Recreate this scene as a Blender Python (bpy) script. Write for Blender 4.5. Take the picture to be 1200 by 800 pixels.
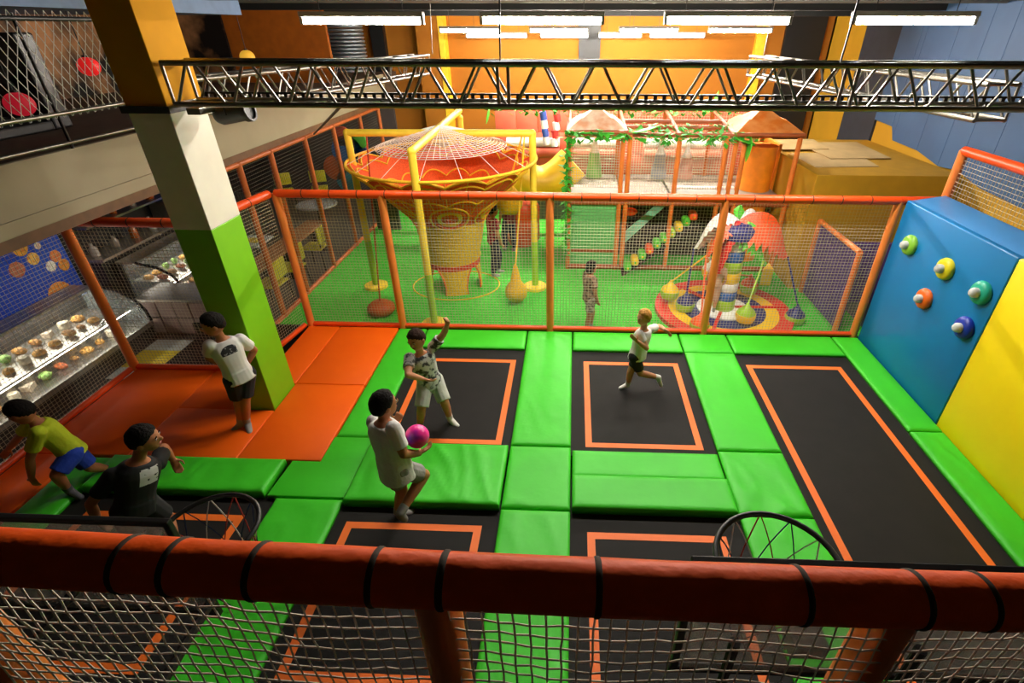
import bpy, bmesh, math, random
from mathutils import Vector, Matrix, noise

scene = bpy.context.scene
for o in list(bpy.data.objects):
    bpy.data.objects.remove(o)
col = scene.collection
random.seed(7)

# ------------------------------------------------------------------ camera
F_PX, PPX, PPY = 599.177, 648.779, 390.629
CAM = Vector((0, 0, 3.6))
_p, _y, _r = (math.radians(a) for a in (30.871065, 2.02775, 0.111679))
FW = Vector((-math.sin(_y) * math.cos(_p), math.cos(_y) * math.cos(_p), -math.sin(_p)))
R0 = Vector((math.cos(_y), math.sin(_y), 0))
U0 = R0.cross(FW)
RT = R0 * math.cos(_r) + U0 * math.sin(_r)
UP = U0 * math.cos(_r) - R0 * math.sin(_r)
cd = bpy.data.cameras.new('camera')
cam = bpy.data.objects.new('camera', cd)
col.objects.link(cam)
cd.sensor_fit = 'HORIZONTAL'
cd.sensor_width = 36.0
cd.lens = 36.0 * F_PX / 1200.0
cd.shift_x = -(PPX - 600) / 1200.0
cd.shift_y = (PPY - 400) / 1200.0
cd.clip_start = 0.05
cd.clip_end = 100
cam.matrix_world = Matrix(((RT.x, UP.x, -FW.x, CAM.x), (RT.y, UP.y, -FW.y, CAM.y), (RT.z, UP.z, -FW.z, CAM.z), (0, 0, 0, 1)))
scene.camera = cam

# ------------------------------------------------------------------ world, exposure
w = bpy.data.worlds.new('world')
scene.world = w
w.use_nodes = True
w.node_tree.nodes['Background'].inputs[0].default_value = (1.0, 0.95, 0.88, 1)
w.node_tree.nodes['Background'].inputs[1].default_value = 0.006
scene.view_settings.view_transform = 'Standard'
scene.view_settings.look = 'None'
scene.view_settings.gamma = 1
scene.view_settings.use_curve_mapping = False
scene.view_settings.exposure = 0.0
TUBE_POWER = 330.0        # emission of the ceiling tubes

# ------------------------------------------------------------------ placing helpers (world coordinates)
def ray(px, py):
    return FW + RT * ((px - PPX) / F_PX) - UP * ((py - PPY) / F_PX)
def aty(px, py, y):
    d = ray(px, py); return CAM + d * (y / d.y)
def atz(px, py, z=0.0):
    d = ray(px, py); return CAM + d * ((z - CAM.z) / d.z)
def atx(px, py, x):
    d = ray(px, py); return CAM + d * (x / d.x)
def att(px, py, t):
    return CAM + ray(px, py) * t
V = Vector
ORD = ('first', 'second', 'third', 'fourth', 'fifth', 'sixth', 'seventh', 'eighth', 'ninth', 'tenth', 'eleventh', 'twelfth', 'thirteenth', 'fourteenth')
ZF = -0.45               # ground floor; the trampoline deck is z = 0

# ------------------------------------------------------------------ materials
def lin(h):
    h = h.lstrip('#')
    out = []
    for i in (0, 2, 4):
        c = int(h[i:i + 2], 16) / 255.0
        out.append(c / 12.92 if c <= 0.04045 else ((c + 0.055) / 1.055) ** 2.4)
    return (*out, 1)
MATS = {}
def mat(name, hexc, rough=0.6, var=0.12, scale=6.0, bump=0.0, bscale=40.0, metal=0.0, spec=0.5, coat=0.0, hex2=None, thr=None, emit=0.0):
    """principled material with soft noise variation of its own colour and optional fine relief"""
    if name in MATS: return MATS[name]
    m = bpy.data.materials.new(name); m.use_nodes = True
    nt = m.node_tree; b = nt.nodes['Principled BSDF']
    b.inputs['Roughness'].default_value = rough
    b.inputs['Metallic'].default_value = metal
    b.inputs['Specular IOR Level'].default_value = spec
    b.inputs['Coat Weight'].default_value = coat
    c = lin(hexc)
    tc = nt.nodes.new('ShaderNodeTexCoord')
    n = nt.nodes.new('ShaderNodeTexNoise'); n.inputs['Scale'].default_value = scale; n.inputs['Detail'].default_value = 4
    nt.links.new(tc.outputs['Object'], n.inputs['Vector'])
    r = nt.nodes.new('ShaderNodeValToRGB')
    if hex2:
        c2 = lin(hex2)
        a, d = thr if thr else (0.42, 0.58)
        r.color_ramp.elements[0].position = a; r.color_ramp.elements[1].position = d
        r.color_ramp.elements[0].color = c; r.color_ramp.elements[1].color = c2
    else:
        r.color_ramp.elements[0].position = 0.3; r.color_ramp.elements[1].position = 0.7
        r.color_ramp.elements[0].color = (*[x * (1 - var) for x in c[:3]], 1)
        r.color_ramp.elements[1].color = (*[min(1, x * (1 + var)) for x in c[:3]], 1)
    nt.links.new(n.outputs['Fac'], r.inputs['Fac'])
    nt.links.new(r.outputs['Color'], b.inputs['Base Color'])
    if emit:
        b.inputs['Emission Color'].default_value = c
        b.inputs['Emission Strength'].default_value = emit
    if bump:
        n2 = nt.nodes.new('ShaderNodeTexNoise'); n2.inputs['Scale'].default_value = bscale; n2.inputs['Detail'].default_value = 3
        nt.links.new(tc.outputs['Object'], n2.inputs['Vector'])
        bp = nt.nodes.new('ShaderNodeBump'); bp.inputs['Strength'].default_value = bump; bp.inputs['Distance'].default_value = 0.02
        nt.links.new(n2.outputs['Fac'], bp.inputs['Height'])
        nt.links.new(bp.outputs['Normal'], b.inputs['Normal'])
    MATS[name] = m
    return m
def glass(name, hexc='#E8F0F0', alpha=0.25, rough=0.05):
    if name in MATS: return MATS[name]
    m = bpy.data.materials.new(name); m.use_nodes = True
    nt = m.node_tree; b = nt.nodes['Principled BSDF']
    b.inputs['Base Color'].default_value = lin(hexc); b.inputs['Roughness'].default_value = rough
    b.inputs['Alpha'].default_value = alpha
    MATS[name] = m
    return m

M_GREEN = mat('green_vinyl', '#3CC422', 0.5, 0.06, 2.0, 0.25, 5.0, spec=0.35)
M_TURF = mat('green_turf', '#46C034', 0.95, 0.22, 26.0, 0.5, 240.0)
M_BED = mat('trampoline_fabric', '#1A1816', 0.8, 0.15, 5.0, 0.12, 300.0, spec=0.3)
M_TAPE = mat('orange_tape', '#F2711C', 0.6, 0.05)
M_ORANGE_MAT = mat('orange_vinyl', '#FF6402', 0.55, 0.05, 2.0, 0.12, 4.0, spec=0.3)
M_RAIL = mat('orange_foam_sleeve', '#EE4E12', 0.36, 0.08, 5.0, 0.1, 12.0)
M_POST = mat('light_orange_foam_sleeve', '#F0843A', 0.45, 0.08, 5.0)
M_NET = mat('pale_net_cord', '#CFC3A4', 0.8, 0.1)
M_TIE = mat('dark_tie', '#3A2A18', 0.8)
M_BLUE = mat('blue_vinyl', '#0B77B8', 0.38, 0.06, 1.5, 0.06, 3.0)
M_LBLUE = mat('pale_blue_vinyl', '#3F83BF', 0.38, 0.06, 1.5)
M_YELLOW = mat('yellow_vinyl', '#F2D408', 0.38, 0.05, 1.5, 0.08, 3.0)
M_BLACK = mat('black_paint', '#121212', 0.5)
M_DARKMETAL = mat('dark_steel', '#2A2826', 0.4, 0.1, metal=0.6)
M_ALU = mat('brushed_aluminium', '#8F8A80', 0.35, 0.1, 20, metal=0.9)
M_WHITE = mat('white_vinyl', '#EDEBE4', 0.5, 0.03)
M_CREAM = mat('cream_plaster', '#A4987C', 0.8, 0.04, 3.0)
M_WALLYEL = mat('yellow_wall_paint', '#A26004', 0.85, 0.05, 1.0)
M_OLIVE = mat('mustard_wall_paint', '#C9971A', 0.75, 0.06, 1.5)
M_SKIN = mat('skin', '#C98A63', 0.55, 0.06, 8)
M_SKIN_D = mat('tan_skin', '#A86A45', 0.55, 0.06, 8)
M_WOOD = mat('warm_wood', '#A9703E', 0.55, 0.2, 12)
M_LEAF = mat('leaf_green', '#3EA52B', 0.6, 0.25, 9)
M_YFOAM = mat('yellow_foam_sleeve', '#F3D03A', 0.5, 0.06)
M_LIME = mat('lime_foam_sleeve', '#9CCB2A', 0.5, 0.06)
M_YROPE = mat('yellow_rope', '#F2BE22', 0.8, 0.15, 60)
M_OROPE = mat('orange_rope', '#F0611A', 0.8, 0.15, 60)

# ------------------------------------------------------------------ mesh builder
def basis(d):
    d = d.normalized()
    a = V((0, 0, 1)) if abs(d.z) < 0.9 else V((1, 0, 0))
    x = d.cross(a).normalized()
    return x, d.cross(x).normalized()
class MB:
    def __init__(s):
        s.v = []; s.f = []; s.fm = []; s.cm = 0
    def add(s, vs, fs):
        n = len(s.v); s.v += [V(p) for p in vs]
        for f in fs:
            s.f.append([n + i for i in f]); s.fm.append(s.cm)
        return s
    def box(s, lo, hi, M=None):
        x0, y0, z0 = lo; x1, y1, z1 = hi
        vs = [V((x, y, z)) for z in (z0, z1) for y in (y0, y1) for x in (x0, x1)]
        if M: vs = [M @ p for p in vs]
        return s.add(vs, [(0, 2, 3, 1), (4, 5, 7, 6), (0, 1, 5, 4), (1, 3, 7, 5), (3, 2, 6, 7), (2, 0, 4, 6)])
    def bar(s, a, b, wx, wz=None):
        """square bar from a to b"""
        a, b = V(a), V(b); wz = wz or wx
        x, z = basis(b - a); x *= wx / 2; z *= wz / 2
        vs = [p + i * x + j * z for p in (a, b) for i, j in ((-1, -1), (1, -1), (1, 1), (-1, 1))]
        return s.add(vs, [(3, 2, 1, 0), (4, 5, 6, 7), (0, 1, 5, 4), (1, 2, 6, 5), (2, 3, 7, 6), (3, 0, 4, 7)])
    def tube(s, pts, r, n=8, cap=True, closed=False):
        pts = [V(p) for p in pts]; k = len(pts)
        rs = r if isinstance(r, (list, tuple)) else [r] * k
        base = len(s.v); x = None
        for i, p in enumerate(pts):
            if closed: d = pts[(i + 1) % k] - pts[i - 1]
            else: d = pts[min(i + 1, k - 1)] - pts[max(i - 1, 0)]
            d = d.normalized() if d.length > 1e-9 else V((0, 0, 1))
            if x is None: x, yv = basis(d)
            else:
                x = (x - d * x.dot(d))
                x = x.normalized() if x.length > 1e-6 else basis(d)[0]
                yv = d.cross(x)
            for j in range(n):
                a = 2 * math.pi * j / n
                s.v.append(p + (x * math.cos(a) + yv * math.sin(a)) * rs[i])
        for i in range(k if closed else k - 1):
            for j in range(n):
                a = base + i * n + j; b = base + i * n + (j + 1) % n
                i2 = (i + 1) % k
                s.f.append([a, b, base + i2 * n + (j + 1) % n, base + i2 * n + j]); s.fm.append(s.cm)
        if cap and not closed:
            s.f.append([base + j for j in range(n)][::-1]); s.fm.append(s.cm)
            s.f.append([base + (k - 1) * n + j for j in range(n)]); s.fm.append(s.cm)
        return s
    def lathe(s, prof, c, n=24, M=None, cap=True):
        """prof [(r,z)...] bottom to top around z at c"""
        c = V(c); base = len(s.v)
        for r, z in prof:
            for j in range(n):
                a = 2 * math.pi * j / n
                p = V((r * math.cos(a), r * math.sin(a), z))
                s.v.append(c + (M @ p if M else p))
        for i in range(len(prof) - 1):
            for j in range(n):
                s.f.append([base + i * n + j, base + i * n + (j + 1) % n, base + (i + 1) * n + (j + 1) % n, base + (i + 1) * n + j]); s.fm.append(s.cm)
        if cap:
            s.f.append([base + j for j in range(n)][::-1]); s.fm.append(s.cm)
            s.f.append([base + (len(prof) - 1) * n + j for j in range(n)]); s.fm.append(s.cm)
        return s
    def ball(s, c, r, n=12, m=8, ax=None):
        """ellipsoid; r scalar or (rx,ry,rz) along ax=(X,Y,Z)"""
        c = V(c); r = (r, r, r) if not isinstance(r, (list, tuple)) else r
        X, Y, Z = ax if ax else (V((1, 0, 0)), V((0, 1, 0)), V((0, 0, 1)))
        vs = [c - Z * r[2]]; fs = []
        for i in range(1, m):
            t = math.pi * i / m
            for j in range(n):
                a = 2 * math.pi * j / n
                vs.append(c + X * (r[0] * math.sin(t) * math.cos(a)) + Y * (r[1] * math.sin(t) * math.sin(a)) - Z * (r[2] * math.cos(t)))
        vs.append(c + Z * r[2])
        for j in range(n): fs.append((0, 1 + (j + 1) % n, 1 + j))
        for i in range(m - 2):
            for j in range(n):
                fs.append((1 + i * n + j, 1 + i * n + (j + 1) % n, 1 + (i + 1) * n + (j + 1) % n, 1 + (i + 1) * n + j))
        L = len(vs) - 1; b = 1 + (m - 2) * n
        for j in range(n): fs.append((b + j, b + (j + 1) % n, L))
        return s.add(vs, fs)
    def prism(s, poly, z0, z1):
        k = len(poly)
        vs = [V((x, y, z0)) for x, y in poly] + [V((x, y, z1)) for x, y in poly]
        return s.add(vs, [list(range(k))[::-1], list(range(k, 2 * k))] + [(i, (i + 1) % k, k + (i + 1) % k, k + i) for i in range(k)])
    def slab(s, pts, n):
        """polygon pts thickened along n"""
        pts = [V(p) for p in pts]; k = len(pts); n = V(n)
        return s.add(pts + [p + n for p in pts], [list(range(k))[::-1], list(range(k, 2 * k))] + [(i, (i + 1) % k, k + (i + 1) % k, k + i) for i in range(k)])
    def build(s, name, m, parent=None, smooth=False, bevel=0.0, seg=2):
        me = bpy.data.meshes.new(name)
        org = V((0, 0, 0)); q = parent
        while q: org += q.location; q = q.parent
        me.from_pydata([tuple(p - org) for p in s.v], [], s.f)
        ms = m if isinstance(m, (list, tuple)) else [m]
        for x in ms: me.materials.append(x)
        if len(ms) > 1: me.polygons.foreach_set('material_index', s.fm)
        bm = bmesh.new(); bm.from_mesh(me)
        bmesh.ops.recalc_face_normals(bm, faces=bm.faces)
        if bevel:
            bmesh.ops.bevel(bm, geom=[e for e in bm.edges if len(e.link_faces) == 2 and e.calc_face_angle(0) > 0.6], offset=bevel, segments=seg, affect='EDGES', profile=0.5)
        bm.to_mesh(me); bm.free()
        if smooth:
            me.polygons.foreach_set('use_smooth', [True] * len(me.polygons))
            if smooth != 'all' and hasattr(me, 'set_sharp_from_angle'): me.set_sharp_from_angle(angle=0.9)
        o = bpy.data.objects.new(name, me); col.objects.link(o)
        if parent: o.parent = parent
        return o
def tag(o, label, cat, group=None, kind=None):
    if label: o['label'] = label
    if cat: o['category'] = cat
    if group: o['group'] = group
    if kind: o['kind'] = kind
    return o
def thing(name, label, cat, loc, group=None):
    o = bpy.data.objects.new(name, None); col.objects.link(o)
    o.location = V(loc); o.empty_display_size = 0.1
    return tag(o, label, cat, group)
def struct(o):
    o['kind'] = 'structure'; return o
def one(mb, name, m, label, cat, group=None, **kw):
    """a thing that is one mesh: origin moved to its base"""
    o = mb.build(name, m, None, **kw)
    me = o.data
    xs = [v.co for v in me.vertices]
    lo = V((min(p[i] for p in xs) for i in range(3))); hi = V((max(p[i] for p in xs) for i in range(3)))
    c = V(((lo.x + hi.x) / 2, (lo.y + hi.y) / 2, lo.z))
    me.transform(Matrix.Translation(-c)); o.location = c
    return tag(o, label, cat, group)
def copy_tree(o, parent=None):
    c = o.copy(); col.objects.link(c); c.parent = parent
    for ch in list(o.children): copy_tree(ch, c)
    return c
def arc(c, r, a0, a1, n, ax=(V((1, 0, 0)), V((0, 1, 0)))):
    c = V(c)
    return [c + ax[0] * (r * math.cos(a0 + (a1 - a0) * i / n)) + ax[1] * (r * math.sin(a0 + (a1 - a0) * i / n)) for i in range(n + 1)]
def lerp(a, b, t): return V(a) + (V(b) - V(a)) * t
def net_mb(a, b, c, d, nu, nv, r=0.003, sag=0.0, n=3):
    """knotted net between corners a-b (bottom) and d-c (top)"""
    m = MB(); a, b, c, d = map(V, (a, b, c, d))
    nrm = (b - a).cross(d - a).normalized()
    def pt(u, v):
        return lerp(lerp(a, b, u), lerp(d, c, u), v) + nrm * (sag * math.sin(math.pi * u) * math.sin(math.pi * v) + (0.25 * sag * math.sin(9 * u + 4 * v) if sag else 0))
    k = 6 if sag else 1
    for i in range(nu + 1): m.tube([pt(i / nu, j / k) for j in range(k + 1)], r, n, False)
    for j in range(nv + 1): m.tube([pt(i / k, j / nv) for i in range(k + 1)], r, n, False)
    return m

# ================================================================== THE SETTING
CEIL = 4.15
YB = 14.8                # back wall
XR = 6.3                 # right wall
M_FLOOR = mat('dark_floor_tile', '#4A4844', 0.35, 0.12, 3.0)
M_CEIL = mat('dark_ceiling_paint', '#1B1B1A', 0.9, 0.2, 2.0)
struct(MB().box((-10, -2.5, ZF - 0.2), (XR + 0.2, YB + 0.2, ZF)).build('floor', M_FLOOR))
struct(MB().box((-10, -2.5, CEIL), (XR + 0.2, YB + 0.2, CEIL + 0.2)).build('ceiling', M_CEIL))
struct(MB().box((-10, YB, ZF), (XR + 0.2, YB + 0.2, CEIL)).build('wall_back', M_WALLYEL))
struct(MB().box((-10.2, -2.5, ZF), (-10, YB + 0.2, CEIL)).build('wall_left', mat('dark_brown_paint', '#2A211B', 0.9, 0.2, 1)))
struct(MB().box((-10.2, -2.7, ZF), (XR + 0.2, -2.5, CEIL)).build('wall_front', mat('charcoal_paint', '#242322', 0.9)))
wr = struct(MB().box((XR, -2.5, ZF), (XR + 0.2, YB + 0.2, CEIL)).build('wall_right', M_OLIVE))
# turf of the play area
struct(MB().box((-4.62, 6.18, ZF), (4.6, 13.2, ZF + 0.015)).build('floor_turf', M_TURF))
# blue padded upper part of the right wall with its ragged lower edge
M_PADBLUE = mat('slate_blue_padding', '#3E638F', 0.6, 0.12, 1.2, 0.2, 2.0)
edge = [(11.6, 2.35), (11.6, 1.98), (10.9, 1.95), (10.75, 1.72), (9.9, 1.70), (9.2, 1.58), (8.7, 1.62), (8.1, 1.50), (7.2, 1.46), (6.4, 1.5), (4.5, 1.42), (2.0, 1.4)]
pb = MB()
for i in range(len(edge) - 1):
    (ya, za), (yb, zb) = edge[i], edge[i + 1]
    if abs(ya - yb) < 1e-3: continue
    pb.slab([(XR - 0.001, ya, za), (XR - 0.001, yb, zb), (XR - 0.001, yb, CEIL), (XR - 0.001, ya, CEIL)], (-0.07, 0, 0))
o = pb.build('wall_padding', M_PADBLUE, None, bevel=0.01); struct(o)
# panels and columns on the back wall
def panel(name, x0, x1, z0, z1, m, d=0.06, y=YB):
    return struct(MB().box((x0, y - d, z0), (x1, y, z1)).build(name, m))
xw = lambda u, v=60, y=YB: aty(u, v, y).x
panel('trim_1', xw(494), xw(519), ZF, CEIL, M_WALLYEL, 0.35)
panel('trim_2', xw(519.5), xw(526), ZF, CEIL, mat('bright_yellow_paint', '#F6C327', 0.6), 0.37)
panel('trim_3', xw(678), xw(703), 2.9, CEIL, M_BLACK, 0.12)
panel('trim_4', xw(915), xw(960), ZF, CEIL, M_BLACK, 0.10)
panel('trim_5', xw(1000), XR, ZF, CEIL, mat('slate_paint', '#2E3440', 0.7), 0.10)
ys_ = atx(1000, 100, XR).y
struct(MB().box((XR - 0.05, 11.62, 1.0), (XR, ys_, CEIL)).build('trim_11', mat('slate_paint', '#2E3440')))
panel('trim_6', xw(440), xw(455), 2.0, CEIL, M_BLACK, 0.2)
panel('trim_7', xw(882), xw(893), ZF, CEIL, mat('bright_yellow_paint', '#F6C327'), 0.14)

# mezzanine on the left: slab with its cream fascia
XM = -4.6
M_SLAB = mat('brown_soffit', '#5B4632', 0.8)
s_ = MB().box((-10, -2.5, 2.03), (XM - 0.06, YB, 2.62)).build('mezzanine_slab', M_SLAB); struct(s_)
struct(MB().box((XM - 0.06, -2.5, 2.10), (XM, 13.6, 2.64)).build('mezzanine_fascia', M_CREAM, None, bevel=0.008))
struct(MB().box((XM - 0.08, -2.5, 2.0), (XM - 0.02, 13.6, 2.10)).build('trim_8', mat('brown_timber', '#6B4A2C', 0.6, 0.2, 8)))
struct(MB().box((XM - 0.001, -2.5, 2.2), (XM + 0.025, 5.6, 2.23)).build('trim_9', M_CREAM))
# near balcony that carries the railing in the foreground
struct(MB().box((-10, -2.5, 1.75), (XR, 0.36, 1.95)).build('balcony_floor', mat('charcoal_paint', '#242322')))
# wall of the snack bar below the mezzanine and mural wall above
struct(MB().box((-7.9, 1.0, ZF), (-7.7, 9.5, 2.03)).build('wall_snack_bar', mat('charcoal_tile', '#2C2B2C', 0.5, 0.2, 3)))
M_MURAL = mat('cave_mural_paint', '#1A120D', 0.7, hex2='#D89A66', thr=(0.44, 0.66), scale=1.7)
struct(MB().box((-8.2, 1.5, 2.62), (-8.05, 11.5, CEIL)).build('wall_mural', M_MURAL))
struct(MB().box((-8.2, 11.5, 2.62), (-4.9, 11.6, CEIL)).build('wall_orange', mat('deep_orange_paint', '#C46A12', 0.7)))
struct(MB().box((-8.04, 11.44, 2.62), (aty(266, 55, 11.4).x, 11.5, CEIL)).build('wall_mural_end', M_MURAL))
struct(MB().box((-8.05, 1.5, 3.75), (-4.8, 8.5, 3.95)).build('ceiling_panel', mat('steel_blue_paint', '#5F7FA8', 0.6)))

# pillar: yellow above, white middle, green below
px0, px1, py0, py1 = -3.558, -3.218, 4.283, 4.746
struct(MB().box((px0, py0, -0.45), (px1, py1, 2.039)).build('pillar_base', mat('lime_green_paint', '#7BC410', 0.45, 0.03), None, bevel=0.006))
struct(MB().box((px0, py0, 2.039), (px1, py1, 3.03)).build('pillar_shaft', mat('white_paint', '#E6DFCE', 0.6, 0.03), None, bevel=0.006))
struct(MB().box((px0, py0, 3.03), (px1, py1, CEIL)).build('pillar_top', mat('pillar_yellow_paint', '#C88A00', 0.85, 0.04, spec=0.2), None, bevel=0.006))
struct(MB().box((px0 - 0.03, py0 - 0.03, 3.01), (px1 + 0.03, py1 + 0.03, 3.06)).build('trim_10', M_BLACK))

# ceiling beams and ducts
for i, (y, z, h) in enumerate(((4.6, 3.93, 0.16), (7.6, 3.9, 0.2), (10.4, 3.86, 0.22), (13.0, 3.82, 0.3))):
    struct(MB().box((-10, y, z), (XR, y + 0.22, z + h)).build('ceiling_beam', M_CEIL))
for i, y in enumerate((5.4, 6.6, 9.0, 12.0)):
    one(MB().tube([(-6, y, 3.97), (XR - 0.1, y, 3.97)], 0.06, 10), 'ceiling_pipe', mat('grey_pipe', '#6A6660', 0.5, 0.1), 'thin grey pipe across the dark ceiling, ' + ORD[i] + ' one counted from the truss', 'pipe', 'pipes under the ceiling', smooth=True)
# ribbed grey ventilation duct hanging by the far left wall
du = MB(); a = aty(404, 52, 12.6)
for k in range(15):
    du.lathe([(0.40, 0), (0.43, 0.02), (0.43, 0.045), (0.40, 0.06)], (a.x, 12.6, 2.75 + k * 0.07), 20)
one(du, 'ventilation_duct', mat('galvanised_grey', '#7D848C', 0.4, 0.1, metal=0.5), 'ribbed grey ventilation duct hanging by the yellow wall', 'duct', smooth=True)

# ================================================================== CEILING LAMPS
def emis(name, strength, c=(1, 0.93, 0.82)):
    if name in MATS: return MATS[name]
    m = bpy.data.materials.new(name); m.use_nodes = True
    b = m.node_tree.nodes['Principled BSDF']
    b.inputs['Base Color'].default_value = (0.9, 0.9, 0.9, 1)
    b.inputs['Emission Color'].default_value = (*c, 1); b.inputs['Emission Strength'].default_value = strength
    MATS[name] = m
    return m
def M_TUBE(k): return emis('lit_tube_%d' % int(k * 100), TUBE_POWER * k)
M_HOUSING = mat('lamp_housing_grey', '#8C8880', 0.4, 0.05)
def lamp(x0, x1, y, z, label, group, power=1.0):
    c = (x0 + x1) / 2
    t = thing('tube_light', label, 'ceiling light', (c, y, z - 0.04), group)
    MB().box((x0, y - 0.05, z + 0.03), (x1, y + 0.05, z + 0.075)).build('housing', M_HOUSING, t, bevel=0.006)
    MB().tube([(x0 + 0.02, y, z), (x1 - 0.02, y, z)], 0.032, 12).build('tube', M_TUBE(power), t, smooth=True)
    for x in (x0, x1 - 0.03): MB().box((x, y - 0.035, z - 0.035), (x + 0.03, y + 0.035, z + 0.04)).build('end_cap', M_HOUSING, t)
    for x in (x0 + 0.2, x1 - 0.2): MB().tube([(x, y, z + 0.07), (x, y, CEIL)], 0.004, 5).build('hanging_rod', M_DARKMETAL, t)
rows = [(5.8, [(353, 497), (563, 708), (778, 927), (998, 1143)], 24, 'front row', 'lit white tube light above the black trampolines'),
        (11.4, [(515, 586), (620, 690), (725, 795), (830, 905)], 36, 'middle row', 'lit white tube light above the jungle play frame'),
        (13.6, [(546, 618), (633, 690), (701, 752), (761, 826)], 42, 'back row', 'lit white tube light by the yellow back wall')]
for y, us, v, g, lab in rows:
    for i, (ua, ub) in enumerate(us):
        a, b = aty(ua, v, y), aty(ub, v, y)
        # output made up per tube to darken the left; the one by the mezzanine is the weakest
        lamp(a.x, b.x, y, (a.z + b.z) / 2, lab + ', ' + ORD[i] + ' from the mezzanine', 'tube lights, ' + g, (0.36, 1.0, 1.3, 0.8)[i] if y < 6 else ((0.7, 2.0, 2.0, 1.5) if y < 12 else (0.3, 0.4, 0.4, 0.3))[i])

# ================================================================== BOX TRUSSES
def truss(name, label, a, b, h=0.29, wdt=0.29, step=0.52, zigw=0.011):
    a, b = V(a), V(b); L = (b - a).length; d = (b - a).normalized(); side = V((0, 0, 1)).cross(d).normalized() * wdt; up = V((0, 0, h))
    t = thing(name, label, 'truss', a)
    cr = 0.022
    for s in (0, 1):
        for k in (0, 1):
            MB().tube([a + side * s + up * k, b + side * s + up * k], cr, 10).build('chord', M_ALU, t, smooth=True)
    n = max(2, int(round(L / step)))
    for s in (0, 1):
        for i in range(n):
            p0 = a + d * (L * i / n) + side * s; p1 = a + d * (L * (i + 0.5) / n) + side * s; p2 = a + d * (L * (i + 1) / n) + side * s
            e = d * 0.03
            MB().tube([p0 + e, p1 + up - e], zigw, 6).build('brace', M_ALU, t, smooth=True)
            MB().tube([p1 + up + e, p2 - e], zigw, 6).build('brace', M_ALU, t, smooth=True)
    for k in (0, 1):
        m = MB()
        for i in range(n):
            q0 = a + d * (L * i / n) + up * k; q1 = a + d * (L * (i + 0.5) / n) + side + up * k; q2 = a + d * (L * (i + 1) / n) + up * k
            m.tube([q0, q1], zigw, 5); m.tube([q1, q2], zigw, 5)
        m.build('lacing', M_ALU, t)
    for x in (0.0, 1.0):
        p = lerp(a, b, x); m = MB()
        for s in (0, 1): m.tube([p + side * s, p + side * s + up], zigw * 1.2, 6)
        for k in (0, 1): m.tube([p + up * k, p + side + up * k], zigw * 1.2, 6)
        m.build('end_frame', M_ALU, t)
    return t
TF = truss('box_truss', 'long aluminium box truss spanning the hall above the trampolines, fixed to the pillar', (-3.16, 4.30, 3.075), (6.2, 4.30, 3.075), step=0.445)
for x in (-0.58, -0.50, 2.0, 2.09): MB().tube([(x, 4.30, 3.075), (x, 4.30, 3.365)], 0.014, 6).build('joint_upright', M_ALU, TF)
# perforated cable tray along the rear lower chord of the truss
tr = MB(); x = -3.1
while x < 6.1:
    tr.box((x, 4.605, 3.09), (x + 0.03, 4.62, 3.125)); x += 0.075
tr.box((-3.1, 4.604, 3.075), (6.1, 4.621, 3.095)); tr.box((-3.1, 4.604, 3.12), (6.1, 4.621, 3.135))
tray = tr.build('cable_tray', M_DARKMETAL, TF)
truss('box_truss', 'aluminium box truss hanging along the cream mezzanine edge', (aty(222, 86, 5.1).x, 5.1, 2.89), (-2.58, 10.2, 2.89), step=0.5)
truss('box_truss', 'aluminium box truss hanging beside the blue padded wall', (aty(1200, 88, 5.1).x, 5.1, 2.89), (3.32, 10.2, 2.89), step=0.5)
for nm, p, q in (('truss suspended from thin black rod', (aty(586, 72, 4.45).x, 4.45, 3.36), None), ('', (aty(985, 72, 4.45).x, 4.45, 3.36), None)):
    m = MB().tube([p, (p[0] + 0.03, p[1], CEIL)], 0.007, 6); m.build('suspension_rod', M_BLACK, TF)
# wire from the far left truss end to the ceiling, strut from the pillar to the mezzanine edge
one(MB().tube([(-2.5, 10.15, 3.20), (-2.45, 10.2, CEIL)], 0.006, 6), 'suspension_wire', M_ALU, 'thin steel wire holding up the truss by the mezzanine', 'wire')
one(MB().tube([(3.25, 10.15, 3.20), (3.3, 10.2, CEIL)], 0.006, 6), 'suspension_wire', M_ALU, 'thin steel wire holding up the truss by the blue wall', 'wire')
a, b = atx(368, 157, -4.57), aty(402, 122, 4.64)
one(MB().tube([a, b], 0.014, 8), 'brace_rod', M_DARKMETAL, 'dark steel brace rod from the mezzanine edge up to the truss', 'rod')
# spotlight hanging below the truss beside the pillar
sp = thing('stage_spotlight', 'black stage spotlight hanging under the truss beside the pillar', 'spotlight', aty(272, 134, 4.6))
c = aty(272, 133, 4.6)
MB().lathe([(0.055, -0.14), (0.075, -0.10), (0.075, 0.10), (0.088, 0.12), (0.088, 0.17), (0.07, 0.17), (0.065, 0.15)], c, 18, Matrix.Rotation(math.radians(80), 3, 'Y')).build('body', M_BLACK, sp, smooth=True)
MB().tube([c + V((0, -0.09, 0)), c + V((0, -0.09, 0.1)), c + V((0, 0.09, 0.1)), c + V((0, 0.09, 0))], 0.008, 6).build('yoke', M_BLACK, sp)
MB().tube([c + V((0, 0, 0.1)), (c.x, c.y, 3.05)], 0.012, 6).build('clamp', M_BLACK, sp)
# steel bracket under the truss end
br = aty(236, 128, 4.4)
one(MB().box((br.x - 0.06, 4.3, br.z - 0.03), (br.x + 0.05, 4.5, 3.045)), 'truss_bracket', M_ALU, 'small steel bracket between the white pillar and the truss end', 'bracket', bevel=0.005)

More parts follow.
